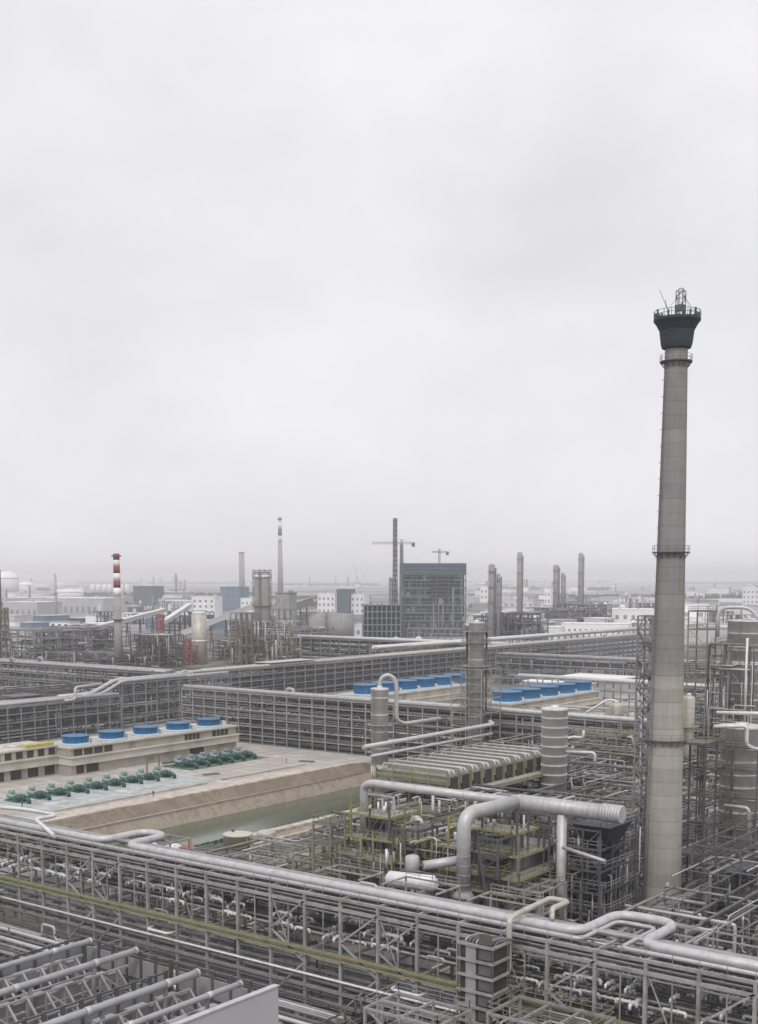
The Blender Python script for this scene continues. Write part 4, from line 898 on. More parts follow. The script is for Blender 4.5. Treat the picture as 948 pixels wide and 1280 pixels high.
# shrub
def tree(label, x, y, h, r, name='shrub', cat='shrub', n=420, seed=0, group=None):
    rn = random.Random(seed); TT = thing(name, label, cat, (x,y,0), group)
    MB().tube([(x,y,0),(x+.1,y,h*.5),(x,y+.1,h*.75)], [.12,.08,.04], 6).build('trunk', 'bark', TT)
    mb = MB(); cl = [(rn.gauss(0,r*.4),rn.gauss(0,r*.4),h*rn.uniform(.35,.95)) for _ in range(9)]
    for i in range(n):
        c = rn.choice(cl); p = Vector((x+c[0]+rn.gauss(0,r*.2), y+c[1]+rn.gauss(0,r*.2), c[2]+rn.gauss(0,h*.08)))
        a = Vector((rn.uniform(-1,1),rn.uniform(-1,1),rn.uniform(-.6,.6))).normalized()*.22; b = a.orthogonal().normalized()*.14
        mb.poly([p-a, p+b, p+a, p-b])
    mb.build('crown', 'leaf', TT)
x_, y_ = gp(84, 1052); tree('small green shrub on the brown bank behind the left rack end', x_, y_, 3.2, 1.5, seed=3)

# ================================================================ MIDDLE RACKS
def mid_rack(label, axis, s0, s1, c0, w, levels, m, where, bay=6.0, spec=None, cw=.38, **k):
    T = rack(label, axis, s0, s1, c0, w, levels, bay, m, cw, 'portal', **k)
    spec = spec or [(z, 3, (.22,.5), ['pipe_grey','clad','pipe_grey','pipe_dark']) for z in levels[1:]]
    rack_pipes(axis, s0, s1, c0+.4, w-.8, spec, where, rnd); return T
mid_rack('long pipe rack crossing the centre just behind the basin yard', 'X', -345,-120, 330, 9, [3,6,9,12,15,18], 'galv', 'the rack behind the basin', rails=True,
    spec=[(3,2,(.3,.5),['pipe_grey']),(6,2,(.3,.5),['pipe_grey','pipe_dark']),(9,2,(.3,.5),['clad','pipe_grey']),(12,2,(.3,.5),['pipe_dark']),(15,3,(.3,.55),['clad_warm','clad']),(18,4,(.4,.75),['clad_warm','clad','pipe_grey'])])
pipework('pipes crowded inside the rack behind the basin', (-344,-121,330.5,338.5,1,17), 420, ['pipe_grey','pipe_dark','steel_dark'], (.12,.3), rnd)
mid_rack('lower pipe rack running left of the large cooling tower', 'Y', 160, 325, -384, 10, [4,8,11,14], 'galv_far', 'the rack left of the large cooling tower',
    spec=[(8,2,(.3,.5),['pipe_grey']),(11,2,(.3,.5),['clad','pipe_grey']),(14,4,(.5,.8),['clad','pipe_grey','clad_warm'])])
mid_rack('higher pipe rack joining the lower one behind the blue fans', 'Y', 330, 392, -388, 9, [4.5,9,13.5,18], 'galv_far', 'the higher rack behind the blue fans',
    spec=[(9,2,(.3,.5),['pipe_grey']),(18,3,(.5,.8),['clad','clad_warm'])])
XP([(-381,300,15),(-381,316,15),(-383,330,19.3),(-383,372,19.3)], .8, 'clad', 'thick silver pipe climbing from the lower rack to the higher one', n=12, rb=3)
XP([(-377,308,15),(-377,318,15),(-380,331,19),(-380,366,19)], .6, 'clad', 'second silver pipe climbing beside the thick one above the blue fans', n=12, rb=3)
XP([(-372,296,14.4),(-372,301,14.4),(-372,301,19),(-377,318,19)], .5, 'clad', 'short silver pipe step beside the climbing pipes', n=10, rb=1.5)
pipework('pipes inside the lower rack left of the large cooling tower', (-383,-375,200,325,1,13), 260, ['pipe_grey','pipe_dark','steel_dark'], (.12,.35), rnd)
pipework('pipes inside the higher rack behind the blue fans', (-387,-380,330,392,1,17), 160, ['pipe_grey','pipe_dark','steel_dark'], (.12,.35), rnd)
steel_frame('low dark steel frame between the two left racks', -470,-396,300,372, [4,8,11], 7, 5, 'steel_dark', rail=None, cw=.4, rnd=rnd)
pipework('dark pipes on the ground between the two left racks', (-480,-392,270,388,.5,10), 420, ['pipe_grey','pipe_dark','steel_dark','clad'], (.15,.4), rnd)
g = MB(); g.poly([(-620,200,.03),(-393,200,.03),(-393,392,.03),(-620,392,.03)]); struct('left_yard', g, 'yard')
g = MB(); g.poly([(-800,404,.03),(-426,404,.03),(-426,700,.03),(-800,700,.03)]); struct('middle_yard', g, 'yard')
mid_rack('pipe rack running across the left middle distance', 'X', -640,-425, 393, 10, [4,8,12,16], 'galv_far', 'the rack across the left middle distance',
    spec=[(8,2,(.4,.6),['pipe_grey']),(12,2,(.4,.6),['pipe_grey','clad']),(16,4,(.6,.9),['clad','pipe_grey'])])
pipework('pipes inside the left middle distance rack', (-560,-425,394,402,1,15), 200, ['pipe_grey','pipe_dark'], (.15,.4), rnd)
TT_ = mid_rack('very long pipe rack running from the left middle to the right far distance', 'Y', 393, 900, -424, 11, [3.5,7,10,13,16], 'galv_far', 'the very long receding rack', bay=8,
    spec=[(7,2,(.4,.6),['pipe_grey']),(10,2,(.4,.6),['pipe_grey','pipe_dark']),(13,2,(.4,.6),['clad','pipe_grey']),(16,4,(.6,.95),['pipe_grey','pipe_grey','clad_warm'])], cw=.5)
pipework('pipes inside the very long receding rack', (-423,-414,395,760,1,15), 420, ['pipe_grey','pipe_dark','steel_dark'], (.2,.45), rnd)
MB().box(-424,-413,455,490,17.9,18.1).build('walkway_cover', 'clad', TT_)
mid_rack('far pipe rack crossing behind the right distant cooling tower', 'X', -372,-190, 600, 10, [4,8,12,16], 'galv_far', 'the far rack behind the right cooling tower', bay=8,
    spec=[(12,2,(.5,.7),['clad','pipe_grey']),(16,3,(.7,1.0),['clad','pipe_grey'])], cw=.5)
mid_rack('lower rack crossing just behind the right distant cooling tower', 'X', -310,-180, 516, 9, [4,8,12], 'galv_far', 'the lower rack behind the right cooling tower', bay=8,
    spec=[(8,2,(.4,.6),['pipe_grey','clad']),(12,3,(.6,.9),['clad','clad_white'])], cw=.45)
mid_rack('far pipe rack below the grey silos with pale pipes on top', 'X', -640,-424, 690, 10, [5,10,16], 'galv_far', 'the rack below the grey silos', bay=9,
    spec=[(10,2,(.5,.8),['pipe_dark']),(16,4,(.8,1.1),['clad','clad_white'])], cw=.55)
mid_rack('far pipe rack receding toward the white low halls', 'Y', 610, 1000, -470, 10, [5,10,16], 'galv_far', 'the rack receding toward the low halls', bay=10,
    spec=[(16,3,(.8,1.1),['clad','clad_white'])], cw=.55)
pipework('pipes inside the far rack behind the right cooling tower', (-372,-190,600,609,1,15), 200, ['pipe_grey','pipe_dark'], (.2,.5), rnd)
pipework('pipes inside the rack below the grey silos', (-640,-424,691,699,1,15), 160, ['pipe_grey','steel_dark'], (.2,.5), rnd)
# ground between the far racks, dark process blocks
dl = ['dark process block at the left edge of the middle distance','dark process block left of the striped chimney','dark framed block just right of the striped chimney','process block before the beige silo','long process block right of the beige silo','dark process block under the conveyor','grey process block left of the grey silos','process block behind the very long rack']
for i, (px, py, w, d, hh) in enumerate(((28,832,44,40,24),(85,815,60,40,20),(182,835,28,22,22),(215,825,26,20,12),(285,825,30,30,14),(300,800,30,40,20),(370,812,34,30,18),(120,835,40,20,10))):
    x, y = gp(px, py)
    steel_frame(dl[i], x-w/2, x+w/2, y, y+d, [hh*.2,hh*.4,hh*.6,hh*.8,hh], 5, 3, 'steel_dark' if i % 3 else 'galv_far', cw=.6, rail=None, rnd=rnd, cat='process block', name='process_block')
    pipework(f'pipes inside the {dl[i]}', (x-w/2,x+w/2,y,y+d,1,hh), 110, ['pipe_grey','steel_dark','clad','pipe_dark'], (.25,.7), rnd)

# ================================================================ DISTANT LANDMARKS
def at_base(px, pb, pt):
    x, y = gp(px, pb); return x, y, ztop(px, pt, x, y), mpp(x, y)
# striped chimney
x, y, zt_, k = at_base(149, 835, 692)
TT = thing('striped_chimney', 'slim grey chimney with a red and white banded top at the left', 'chimney', (x,y,0))
def rr_(z): return 3.0-1.0*z/zt_
zc = [0, zt_-28]
MB().lathe([(rr_(zc[0]),zc[0]),(rr_(zc[1]),zc[1])], 24, (x,y,0)).build('shaft', 'concrete_grey', TT)
z = zt_-28; seq = [('white_paint',5.5),('red_band',4.6),('white_paint',5.0),('red_band',4.6),('white_paint',4.2),('red_band',1.8),('concrete_grey',1.0),('red_band',1.3)]
for m, dz in seq:
    MB().lathe([(rr_(z)+.05,z),(rr_(z+dz)+.05,z+dz)], 24, (x,y,0)).build('painted_band', m, TT); z += dz
for pz in (zt_-2, zt_-44): MB().lathe([(rr_(pz)+.1,pz),(rr_(pz)+1.2,pz),(rr_(pz)+1.2,pz+.9),(rr_(pz)+.1,pz+.9)], 20, (x,y,0)).build('ring_platform', 'steel_dark', TT)
# far tall banded chimney 351
x, y = gp(351, 757); zt_ = ztop(351, 647, x, y); k = mpp(x, y)
TT = thing('banded_chimney', 'very tall hazy banded chimney behind the pale grey tower', 'chimney', (x,y,0))
MB().lathe([(6.5,0),(4.6,zt_*.72)], 20, (x,y,0)).build('shaft', 'concrete_grey', TT)
for f0, f1, m in ((.72,.80,'clad_white'),(.80,.86,'pipe_dark'),(.86,.95,'clad_white'),(.97,1.0,'pipe_dark')):
    MB().lathe([(4.5,zt_*f0),(3.8,zt_*f1)], 20, (x,y,0)).build('painted_band', m, TT)
MB().lathe([(1.0,zt_*.94),(1.0,zt_*.98)], 8, (x,y,0)).build('tip_rod', 'steel_dark', TT)
x, y = gp(303, 752); zt_ = ztop(303, 690, x, y)
TT = thing('hazy_chimney', 'plain pale grey chimney on the horizon left of the pale tower', 'chimney', (x,y,0)); MB().lathe([(7.6,0),(6.6,zt_)], 20, (x,y,0)).build('shaft', 'concrete_grey', TT)
MB().lathe([(7.0,zt_-3),(7.3,zt_)], 20, (x,y,0)).build('rim', 'steel_dark', TT)
# pale tower 328 with truss structure
x, y, zt_, k = at_base(329, 830, 713)
TT = thing('pale_tower', 'pale square cornered tower with dark corner frames in the middle distance', 'tower', (x,y,0)); r = 9.5*k
MB().lathe([(r,0),(r,zt_-7),(r*.95,zt_-6),(r*.95,zt_-1)], 28, (x,y,0)).build('shell', 'concrete_grey', TT)
MB().lathe([(r*1.02,zt_-5.2),(r*1.02,zt_-3.2)], 28, (x,y,0)).build('white_band', 'clad_white', TT)
for z in (zt_*.45, zt_*.62, zt_*.28): MB().lathe([(r*1.05,z),(r*1.25,z),(r*1.25,z+.6),(r*1.05,z+.6)], 24, (x,y,0)).build('platform', 'brown', TT)
for a in (0.4,2.0,3.6,5.2):
    lattice(MB(), x+r*1.15*math.cos(a), y+r*1.15*math.sin(a), 1.2, 0, zt_+.6, 9, .14).build('corner_frame', 'galv_far', TT)
MB().lathe([(r*1.1,zt_-.4),(r*1.1,zt_)], 24, (x,y,0), False).build('top_frame', 'steel_dark', TT)
x2, y2 = gp(300, 832)
steel_frame('brown scaffold tower left of the pale tower', x2-8, x2+6, y2, y2+12, [7,14,21,28,36], 3, 2, 'brown', cw=.5, rail=None, rnd=rnd)
x2, y2 = gp(346, 825)
steel_frame('grey stair structure right of the pale tower', x2-3, x2+9, y2, y2+12, [6,12,18,24,30,37], 2, 2, 'galv_far', cw=.6, rail=None, rnd=rnd)
pipework('pipes around the pale tower', (x-26,x+24,y-12,y+14,1,30), 160, ['pipe_grey','brown','clad'], (.3,.7), rnd)
# beige silo with red truss
x, y, zt_, k = at_base(250, 830, 764)
TT = thing('silo', 'beige cylindrical silo with a white lid and red steel at its foot', 'silo', (x,y,0)); r = 9.5*k
MB().lathe([(r,0),(r,zt_-2)], 28, (x,y,0)).build('shell', 'clad_warm', TT); MB().lathe([(r*.98,zt_-2),(r*.9,zt_-.6),(r*.3,zt_)], 28, (x,y,0)).build('lid', 'clad_white', TT)
MB().lathe([(r*1.02,zt_*.42),(r*1.02,zt_*.46)], 28, (x,y,0)).build('band', 'clad_white', TT)
mb = MB(); lattice(mb, x-1, y-r-2, 8, 0, 13, 4, .5); lattice(mb, x-r-3, y-2, 4, 0, 17, 4, .5); mb.build('red_truss', 'red', TT)
for i, (px, pb, pt) in enumerate(((201,812,768),(8,830,760))):
    x, y, zt_, k = at_base(px, pb, pt)
    TT = thing('red_frame_tower', ['small red steel tower right of the striped chimney','pinkish red steel stack at the left picture edge','red crane like frame beside the beige silo'][i], 'tower', (x,y,0))
    lattice(MB(), x, y, 6*k, 0, zt_, 5, .6).build('lattice', 'red' if i != 1 else 'brown', TT)
    if i == 0: MB().box(x-4*k,x+5*k,y-3,y+3,zt_-3,zt_-.5).build('head', 'red', TT)
x, y, zt_, k = at_base(1, 830, 712)
TT = thing('lattice_mast', 'dark slim mast cut by the left picture edge', 'mast', (x,y,0)); lattice(MB(), x, y, 4*k, 0, zt_, 5, .5).build('lattice', 'steel_dark', TT)
# conveyors
def conveyor(label, a, b, w=5, h=4, m='shed_grey'):
    TT = thing('conveyor_bridge', label, 'conveyor', (a[0],a[1],0))
    MB().bar(a, b, w, h).build('gallery', m, TT); MB().bar((a[0],a[1],a[2]+h/2+.3), (b[0],b[1],b[2]+h/2+.3), w*1.1, .5).build('roof', 'clad_white', TT)
    for i in range(1, 5):
        t = i/5; p = Vector(a).lerp(Vector(b), t); MB().bar((p.x-2,p.y,0),(p.x,p.y,p.z-h/2),.7).build('trestle_leg', 'steel_dark', TT); MB().bar((p.x+2,p.y,0),(p.x,p.y,p.z-h/2),.7).build('trestle_leg', 'steel_dark', TT)
def P3(px, py, pb, pxb=None):
    x, y = gp(pxb or px, pb); return (x, y, ztop(px, py, x, y))
conveyor('inclined grey conveyor gallery rising to the pale tower', P3(228,792,815), P3(320,757,815))
conveyor('inclined conveyor gallery with white roof right of the pale tower', P3(352,764,800), P3(392,751,800), 8, 7, 'brown')
conveyor('long pale conveyor rising from the striped chimney to the blue block', P3(124,784,812), P3(206,763,800), 5, 3)
conveyor('short conveyor gallery left of the beige silo', P3(206,778,812), P3(238,757,808), 4, 3)
# silos twin
for i, (pa, pb_) in enumerate(((377,409),(409,442))):
    x, y, zt_, k = at_base((pa+pb_)/2, 799, 766); r = (pb_-pa)/2*k
    TT = thing('silo', ('left' if i == 0 else 'right')+' one of the twin squat grey concrete silos', 'silo', (x,y,0))
    MB().lathe([(r,0),(r,zt_-1),(r*.97,zt_-.9),(r*.2,zt_)], 40, (x,y,0)).build('shell', 'concrete_grey', TT)
    MB().ring_rail((x,y), r, zt_-.8, 1.2, 24, .15).build('rim_rail', 'steel_dark', TT)
    mb = MB()
    for a_ in range(24): mb.bar((x+r*1.003*math.cos(a_*pi/12),y+r*1.003*math.sin(a_*pi/12),0),(x+r*1.003*math.cos(a_*pi/12),y+r*1.003*math.sin(a_*pi/12),zt_-1.2),.35)
    mb.build('buttress_ribs', 'concrete_grey', TT)
# box buildings
def building(label, px0, px1, pb, pt, m, depth=30, roof=None, win=0, fl=3, name='building', cat='building', group=None, wm='panel_grey', pitched=False):
    x, y = gp((px0+px1)/2, pb); k = mpp(x, y); w = (px1-px0)*k; z1 = ztop((px0+px1)/2, pt, x, y); z1 = max(z1, 2.5)
    # building turned square to the plant grid: width seen = X side + Y side foreshortened
    X = w/(math.cos(YAW)+.6*depth/max(w,1)*0) if False else w*.9
    ang = YAW+rad(-20)
    T = thing(name, label, cat, (x,y,0), group, ang)
    d = depth; hw = w/2*.97
    if pitched:
        mb = MB(); n = 0
        mb.v += [(-hw,0,0),(hw,0,0),(hw,d,0),(-hw,d,0),(-hw,0,z1*.8),(hw,0,z1*.8),(hw,d,z1*.8),(-hw,d,z1*.8)]
        for q in ((0,3,2,1),(0,1,5,4),(1,2,6,5),(2,3,7,6),(3,0,4,7)): mb.f.append(list(q)); mb.sm.append(False)
        mb.build('wall', m, T, off=(0,0,0))
        mb = MB(); mb.v += [(-hw-1,-1,z1*.78),(hw+1,-1,z1*.78),(hw+1,d+1,z1*.78),(-hw-1,d+1,z1*.78),(-hw-1,d/2,z1),(hw+1,d/2,z1)]
        for q in ((0,1,5,4),(2,3,4,5),(0,4,3),(1,2,5),(0,3,2,1)): mb.f.append(list(q)); mb.sm.append(False)
        mb.build('roof', roof or 'shed_grey', T, off=(0,0,0))
    else:
        MB().box(-hw,hw,0,d,0,z1).build('wall', m, T, off=(0,0,0))
        MB().box(-hw-.4,hw+.4,-.4,d+.4,z1+.005,z1+.7).build('roof', roof or m, T, off=(0,0,0))
    if not pitched:
        for i in range(3):
            a = R.uniform(-hw*.8,hw*.7); b = R.uniform(2,d*.7); e = R.uniform(1.5,4); MB().box(a,a+e,b,b+e*.8,z1+.71,z1+.7+R.uniform(1,2.6)).build('roof_unit', R.choice(['shed_grey','concrete_grey','clad']), T, off=(0,0,0))
    for i in range(win):
        for j in range(fl):
            cx_ = -hw+(i+.5)*2*hw/win; ww = hw/win*.42; hz = z1/(fl+.4)
            MB().box(cx_-ww,cx_+ww,-.08,-.003,hz*(j+.35),hz*(j+.8)).build('window', wm, T, off=(0,0,0))
    return T
building('long pale grey hall with flat roof left of the striped chimney', 50,137,772,748,'shed_grey',60,'white_paint',10,1)
building('long low white hall in front of the round white tanks', 0,52,775,753,'shed_grey',60,'white_paint',6,1)
building('dark blue grey block building right of the striped chimney', 165,196,757,733,'block_blue',40,None,0)
building('white building with two columns of dark windows behind the beige silo', 238,271,775,746,'white_paint',24,None,4,4)
building('dark blue process building left of the pale tower', 274,302,762,734,'shed_blue',40,'block_blue',6,3)
building('small white block between the blue building and the pale tower', 300,318,765,748,'white_paint',24,None,3,2)
building('dark slab tower between two white blocks', 420,438,768,737,'block_blue',26,None,0)
building('white block left of the dark slab tower', 396,420,768,742,'white_paint',26,None,4,3)
building('white block right of the dark slab tower', 438,456,768,743,'white_paint',26,None,3,3)
building('brown boxy tower right of the pale tower', 344,363,812,742,'concrete_grey',16,'brown',2,6)
building('long low white building with a row of small windows right of centre', 655,700,799,784,'white_paint',26,None,8,1)
building('second long low white building before the far right halls', 700,786,795,780,'white_paint',26,None,12,1)
building('large white hall left of the chimney shaft', 735,818,778,762,'white_paint',60,'white_paint',8,1)
building('white hall with two dark openings right of the chimney shaft', 848,884,778,756,'white_paint',34,None,2,1)
building('tall white block at the upper right edge', 928,948,756,735,'white_paint',30,None,4,3)
building('small white building on the flat land right of the chimney', 858,880,748,742,'white_paint',30,None,3,1)
building('white box by the far cluster of columns', 680,688,765,736,'white_paint',24,None,2,3)
building('white end building left of the six columns', 600,610,758,733,'white_paint',24,None,2,3)
building('pale building beyond the three left columns', 628,668,768,750,'shed_grey',30,None,5,2)
building('small white hut on the roof line by the grey silos', 443,453,797,781,'white_paint',14,None,1,1)
building('white industrial hall with blue roof left of centre', 166,240,757,748,'shed_grey',50,'shed_blue',0)
# building under construction
x0_, y0_ = gp(500, 796); k = mpp(x0_, y0_); zt_ = ztop(540, 704, *gp(540,796))
TT = thing('unfinished_building', 'dark concrete building under construction wrapped in netting and scaffolding', 'building', (x0_,y0_,0), None, YAW)
W = 82*k; D = 34; nfl = 9
def LB(mb, nm, m, par=TT): return mb.build(nm, m, par, off=(0,0,0))
LB(MB().box(W*.02,W*.98,5,D,0,zt_*.985), 'core', 'glass_dark')
for i in range(12):
    for f in range(9):
        if R.random() < .45: LB(MB().box(W*i/12+R.uniform(.6,3),W*(i+1)/12-1.2,1.5,3,zt_*f/9,zt_*(f+R.choice((.5,.75,.9)))/9), 'infill_panel', R.choice(['scaffold_blue','concrete_grey','block_blue']))
for f in range(nfl+1):
    z = zt_*f/nfl; LB(MB().box(0,W,0,D+1,z-1.3,z), 'floor_slab', 'scaffold_blue')
for i in range(13):
    xx = W*i/12; LB(MB().bar((xx,.9,0),(xx,.9,zt_),.8), 'column', 'block_blue')
LB(MB().box(0,W*.995,-.4,-.02,zt_*.84,zt_*1.0), 'netting', 'block_blue'); LB(MB().box(W*.46,W*.8,-.4,-.02,zt_*.55,zt_*.84), 'netting', 'navy')
for f in range(20): LB(MB().bar((0,-.9,zt_*(f+.5)/20),(W,-.9,zt_*(f+.5)/20),.3), 'scaffold_ledger', 'galv_far')
for f in range(28): LB(MB().bar((W*(f+.5)/28,-1.0,0),(W*(f+.5)/28,-1.0,zt_*(.5 if f % 5 else .86)),.25), 'scaffold_standard', 'galv_far')
for a, b, c0, c in ((.5,.525,.1,.47),(.58,.6,.05,.46),(.64,.67,.15,.5),(.79,.82,.1,.68),(.93,.945,.3,.85)): LB(MB().box(W*a,W*b,-.8,-.45,zt_*c0,zt_*c), 'pale_formwork_strip', 'galv_far')
x1_, y1_ = gp(454, 797); k = mpp(x1_, y1_); z2 = ztop(475, 756, *gp(475,797)); T2 = thing('unfinished_building', 'lower half built concrete wing with dark openings left of the netted building', 'building', (x1_,y1_,0), None, YAW)
W2 = 47*k
LB(MB().box(1,W2-1,5,26,0,z2*.97), 'core', 'navy', T2)
for f in range(6): LB(MB().box(0,W2,0,26,z2*f/5-.8,z2*f/5+.1), 'floor_slab', 'scaffold_blue', T2)
for i in range(9): LB(MB().bar((W2*i/8,.4,0),(W2*i/8,.4,z2+R.uniform(0,3)),1.1), 'column', 'scaffold_blue', T2)
# podium scaffold
x3_, y3_ = gp(545, 799); T = steel_frame('pale scaffold podium in front of the netted building', x3_-30, x3_+30, y3_-6, y3_+4, [6,11], 8, 1, 'galv_far', cw=.5, rail=None, rnd=rnd)
def mast(label, px, pb, pt, wpx, m='galv', step=6, t=.35):
    x, y, zt_, k = at_base(px, pb, pt); TT = thing('lattice_mast', label, 'mast', (x,y,0)); lattice(MB(), x, y, wpx*k, 0, zt_, step, t, .7).build('lattice', m, TT); return TT, x, y, zt_, k
mast('very tall dark lattice mast left of the netted building', 494, 796, 648, 4.2, 'steel_dark', 5, .5)
mast('paler lattice hoist mast just right of the very tall mast', 502, 796, 680, 3.5, 'galv_far', 5, .35)
mast('shorter pale hoist mast left of the very tall mast', 488.5, 796, 722, 3.5, 'galv_far', 5, .35)
def tower_crane(label, px, pb, pt, jl, jr, m='galv_far', lift=0):
    x, y, zt_, k = at_base(px, pb, pt); TT = thing('tower_crane', label, 'tower crane', (x,y,0), None, YAW)
    lattice(MB(), 0, 0, 2.2, 0, zt_+5, 4, .3).build('mast', m, TT, off=(0,0,0))
    mb = MB(); 
    for dz in (0,1.8): mb.bar((-jl*k,0,zt_+dz),(jr*k,0,zt_+dz+lift),.45)
    nseg = int((jl+jr)*k/4)
    for i in range(nseg):
        xa = -jl*k+i*(jl+jr)*k/nseg; xb = xa+(jl+jr)*k/nseg; mb.bar((xa,0,zt_),(xb,0,zt_+1.8),.25); mb.bar((xa,0,zt_+1.8),(xb,0,zt_),.2)
    mb.build('jib', m, TT, off=(0,0,0))
    MB().box(jr*k-4,jr*k-.5,-1.5,1.5,zt_-3,zt_+1).build('counterweight', 'steel_dark', TT, off=(0,0,0))
    mb = MB(); mb.bar((0,0,zt_+5),(jr*k*.8,0,zt_+1.8),.15); mb.bar((0,0,zt_+5),(-jl*k*.6,0,zt_+1.8),.15); mb.build('tie_bars', 'steel_dark', TT, off=(0,0,0))
tower_crane('tower crane with a long jib behind the tall dark mast', 502, 790, 680, 37, 17)
tower_crane('small tower crane standing above the roof of the netted building', 549, 780, 691, 9, 12, 'steel_dark')
def luffing(label, px, pb, ptb, pxt, ptt):
    x, y, z1, k = at_base(px, pb, ptb); zt2 = ztop(pxt, ptt, x, y); dx = (pxt-px)*k; TT = thing('crawler_crane', label, 'crane', (x,y,0), None, YAW)
    MB().box(-4,4,-3,3,0,5).build('carriage', 'steel_dark', TT, off=(0,0,0)); mb = MB(); a = Vector((0,0,4)); b = Vector((dx,0,zt2))
    for d in (-.8,.8): mb.bar(a+Vector((0,d,0)), b+Vector((0,d*.3,0)), .35)
    for i in range(14): mb.bar(a.lerp(b,i/14)+Vector((0,-.8,0)), a.lerp(b,(i+1)/14)+Vector((0,.8,0)), .25)
    mb.build('boom', 'red' if pxt < px else 'galv_far', TT, off=(0,0,0)); MB().bar((6,0,4), b, .12).build('pendant', 'steel_dark', TT, off=(0,0,0))
luffing('crawler crane with a red boom leaning left beyond the dark slab tower', 456, 752, 740, 440, 697)
luffing('crawler crane with a grey boom leaning right beyond the dark slab tower', 446, 750, 740, 458, 712)
luffing('crawler crane by the roof of the netted building', 512, 760, 740, 506, 698)
# six columns
for i, (px, pb, pt, w) in enumerate(((614,801,705,8),(622.5,801,717,4.6),(649,778,690,6.6),(694.5,778,706,7),(703,778,716,4.2),(725,776,691,6))):
    x, y, zt_, k = at_base(px, pb, pt)
    lab = ['thick left column of the far row left of centre right','thin short column next to the thick left one','tall column standing alone third in the far row','thick column fourth in the far row','thin short column fifth in the far row','tall slim last column of the far row before the chimney'][i]
    V = column_vessel(lab, x, y, w/2*k, 0, zt_, 'concrete_grey', rings=9, platforms=tuple(zt_*f for f in (.3,.5,.7,.9)), rail='galv_far', ladder=False, n=16)
    x2 = w/2*k+1.4; MB().tube([(x+x2,y,4),(x+x2,y,zt_*.95)], .7, 6).build('side_riser', 'steel_dark', V)
fb = ['dark process block at the foot of the third far column','dark process block at the foot of the last far column','process block around the first far columns','process block at the foot of the fourth far column']
for i, (px, pb, w, hh) in enumerate(((640,800,45,26),(722,778,70,24),(616,798,26,24),(697,779,50,20))):
    x, y = gp(px, pb); steel_frame(fb[i], x-w/2, x+w/2, y, y+30, [hh*.33,hh*.66,hh], 5, 2, 'steel_dark', cw=.9, rail=None, rnd=rnd, name='process_block', cat='process block')
    pipework(f'pipes inside the {fb[i]}', (x-w/2,x+w/2,y,y+30,1,hh), 90, ['pipe_grey','steel_dark','navy'], (.4,1.0), rnd)
# tanks
def tank(label, px, pb, pt, w, dome=True, m='white_paint', group=None):
    x, y, zt_, k = at_base(px, pb, pt); r = w/2*k; T = thing('storage_tank', label, 'tank', (x,y,0), group); zt_ = max(zt_, 4)
    MB().lathe([(r,0),(r,zt_*.72),(r*.8,zt_*.88),(r*.4,zt_*.98),(.5,zt_)] if dome else [(r,0),(r,zt_*.95),(.5,zt_)], 28, (x,y,0)).build('shell', m, T)
    MB().lathe([(r*1.01,zt_*.7),(r*1.03,zt_*.7),(r*1.03,zt_*.73),(r*1.01,zt_*.73)], 28, (x,y,0)).build('wind_girder', 'shed_grey', T)
tank('huge white domed tank at the left edge of the horizon', 10, 745, 714, 28)
tank('white domed tank just right of the huge left one', 33, 742, 727, 20)
tank('white domed tank far behind, fourth from the left edge', 74, 735, 728, 14)
tank('broad flat white tank before the long pale hall', 88, 750, 736, 33, False)
for i in range(7):
    tank('small white domed tank in the row behind the striped chimney', 116+i*7.2, 741, 730.5, 6.2, group='small domed tanks in a row by the striped chimney')
for i, (px, pb, w) in enumerate(((745,760,6),(757,759,5),(778,762,8),(810,760,9))):
    tank(['small white tank far right of the last far column','smallest white tank beyond the large white hall','white dome tank above the large white hall','white dome tank left of the chimney shaft'][i], px, pb, pb-6, w)

# ================================================================ HAZY TOWN OF SHEDS
keys = [(0,52,752,778),(50,140,746,776),(136,160,735,836),(160,200,733,760),(236,345,730,780),(345,460,735,800),(450,600,700,800)]
rn = random.Random(21)
mats = ['white_paint','shed_grey','shed_grey','white_paint','white_paint','concrete_grey','shed_blue','concrete_grey','block_blue']
wd = {'white_paint':'white','shed_grey':'pale grey','shed_blue':'blue','concrete_grey':'grey','block_blue':'dark blue'}
cnt = 0
while cnt < 290:
    px = rn.uniform(-5, 955); py = 727.5+(rn.random()**1.7)*62
    if px > 720 and rn.random() < .5: continue
    if any(a < px < b and c < py < d for a, b, c, d in keys): continue
    x, y = gp(px, py); k = mpp(x, y); dist = k*F
    w = rn.uniform(12,62)*(1 if dist < 2500 else 2.2); d = rn.uniform(12,40); h = rn.choice((4,6,7,9,13))*(1 if dist < 2500 else 1.4); m = rn.choice(mats)
    T = thing('shed', f'{wd[m]} flat roofed industrial shed in the hazy distance', 'shed', (x,y,0), f'{wd[m]} sheds in the hazy distance', rn.choice((0,0,pi/2,YAW*.5)))
    MB().box(-w/2,w/2,0,d,0,h).build('wall', m, T, off=(0,0,0))
    MB().box(-w/2-.5,w/2+.5,-.5,d+.5,h+.005,h+.8).build('roof', rn.choice(['white_paint','shed_grey','shed_grey','concrete_grey']), T, off=(0,0,0))
    if dist < 2200 and rn.random() < .3:
        mb = MB()
        for i in range(max(2, int(w/9))): mb.box(-w/2+3+i*9,-w/2+7+i*9,-.1,-.003,h*.3,h*.65)
        mb.build('window_band', 'glass_dark', T, off=(0,0,0))
    cnt += 1
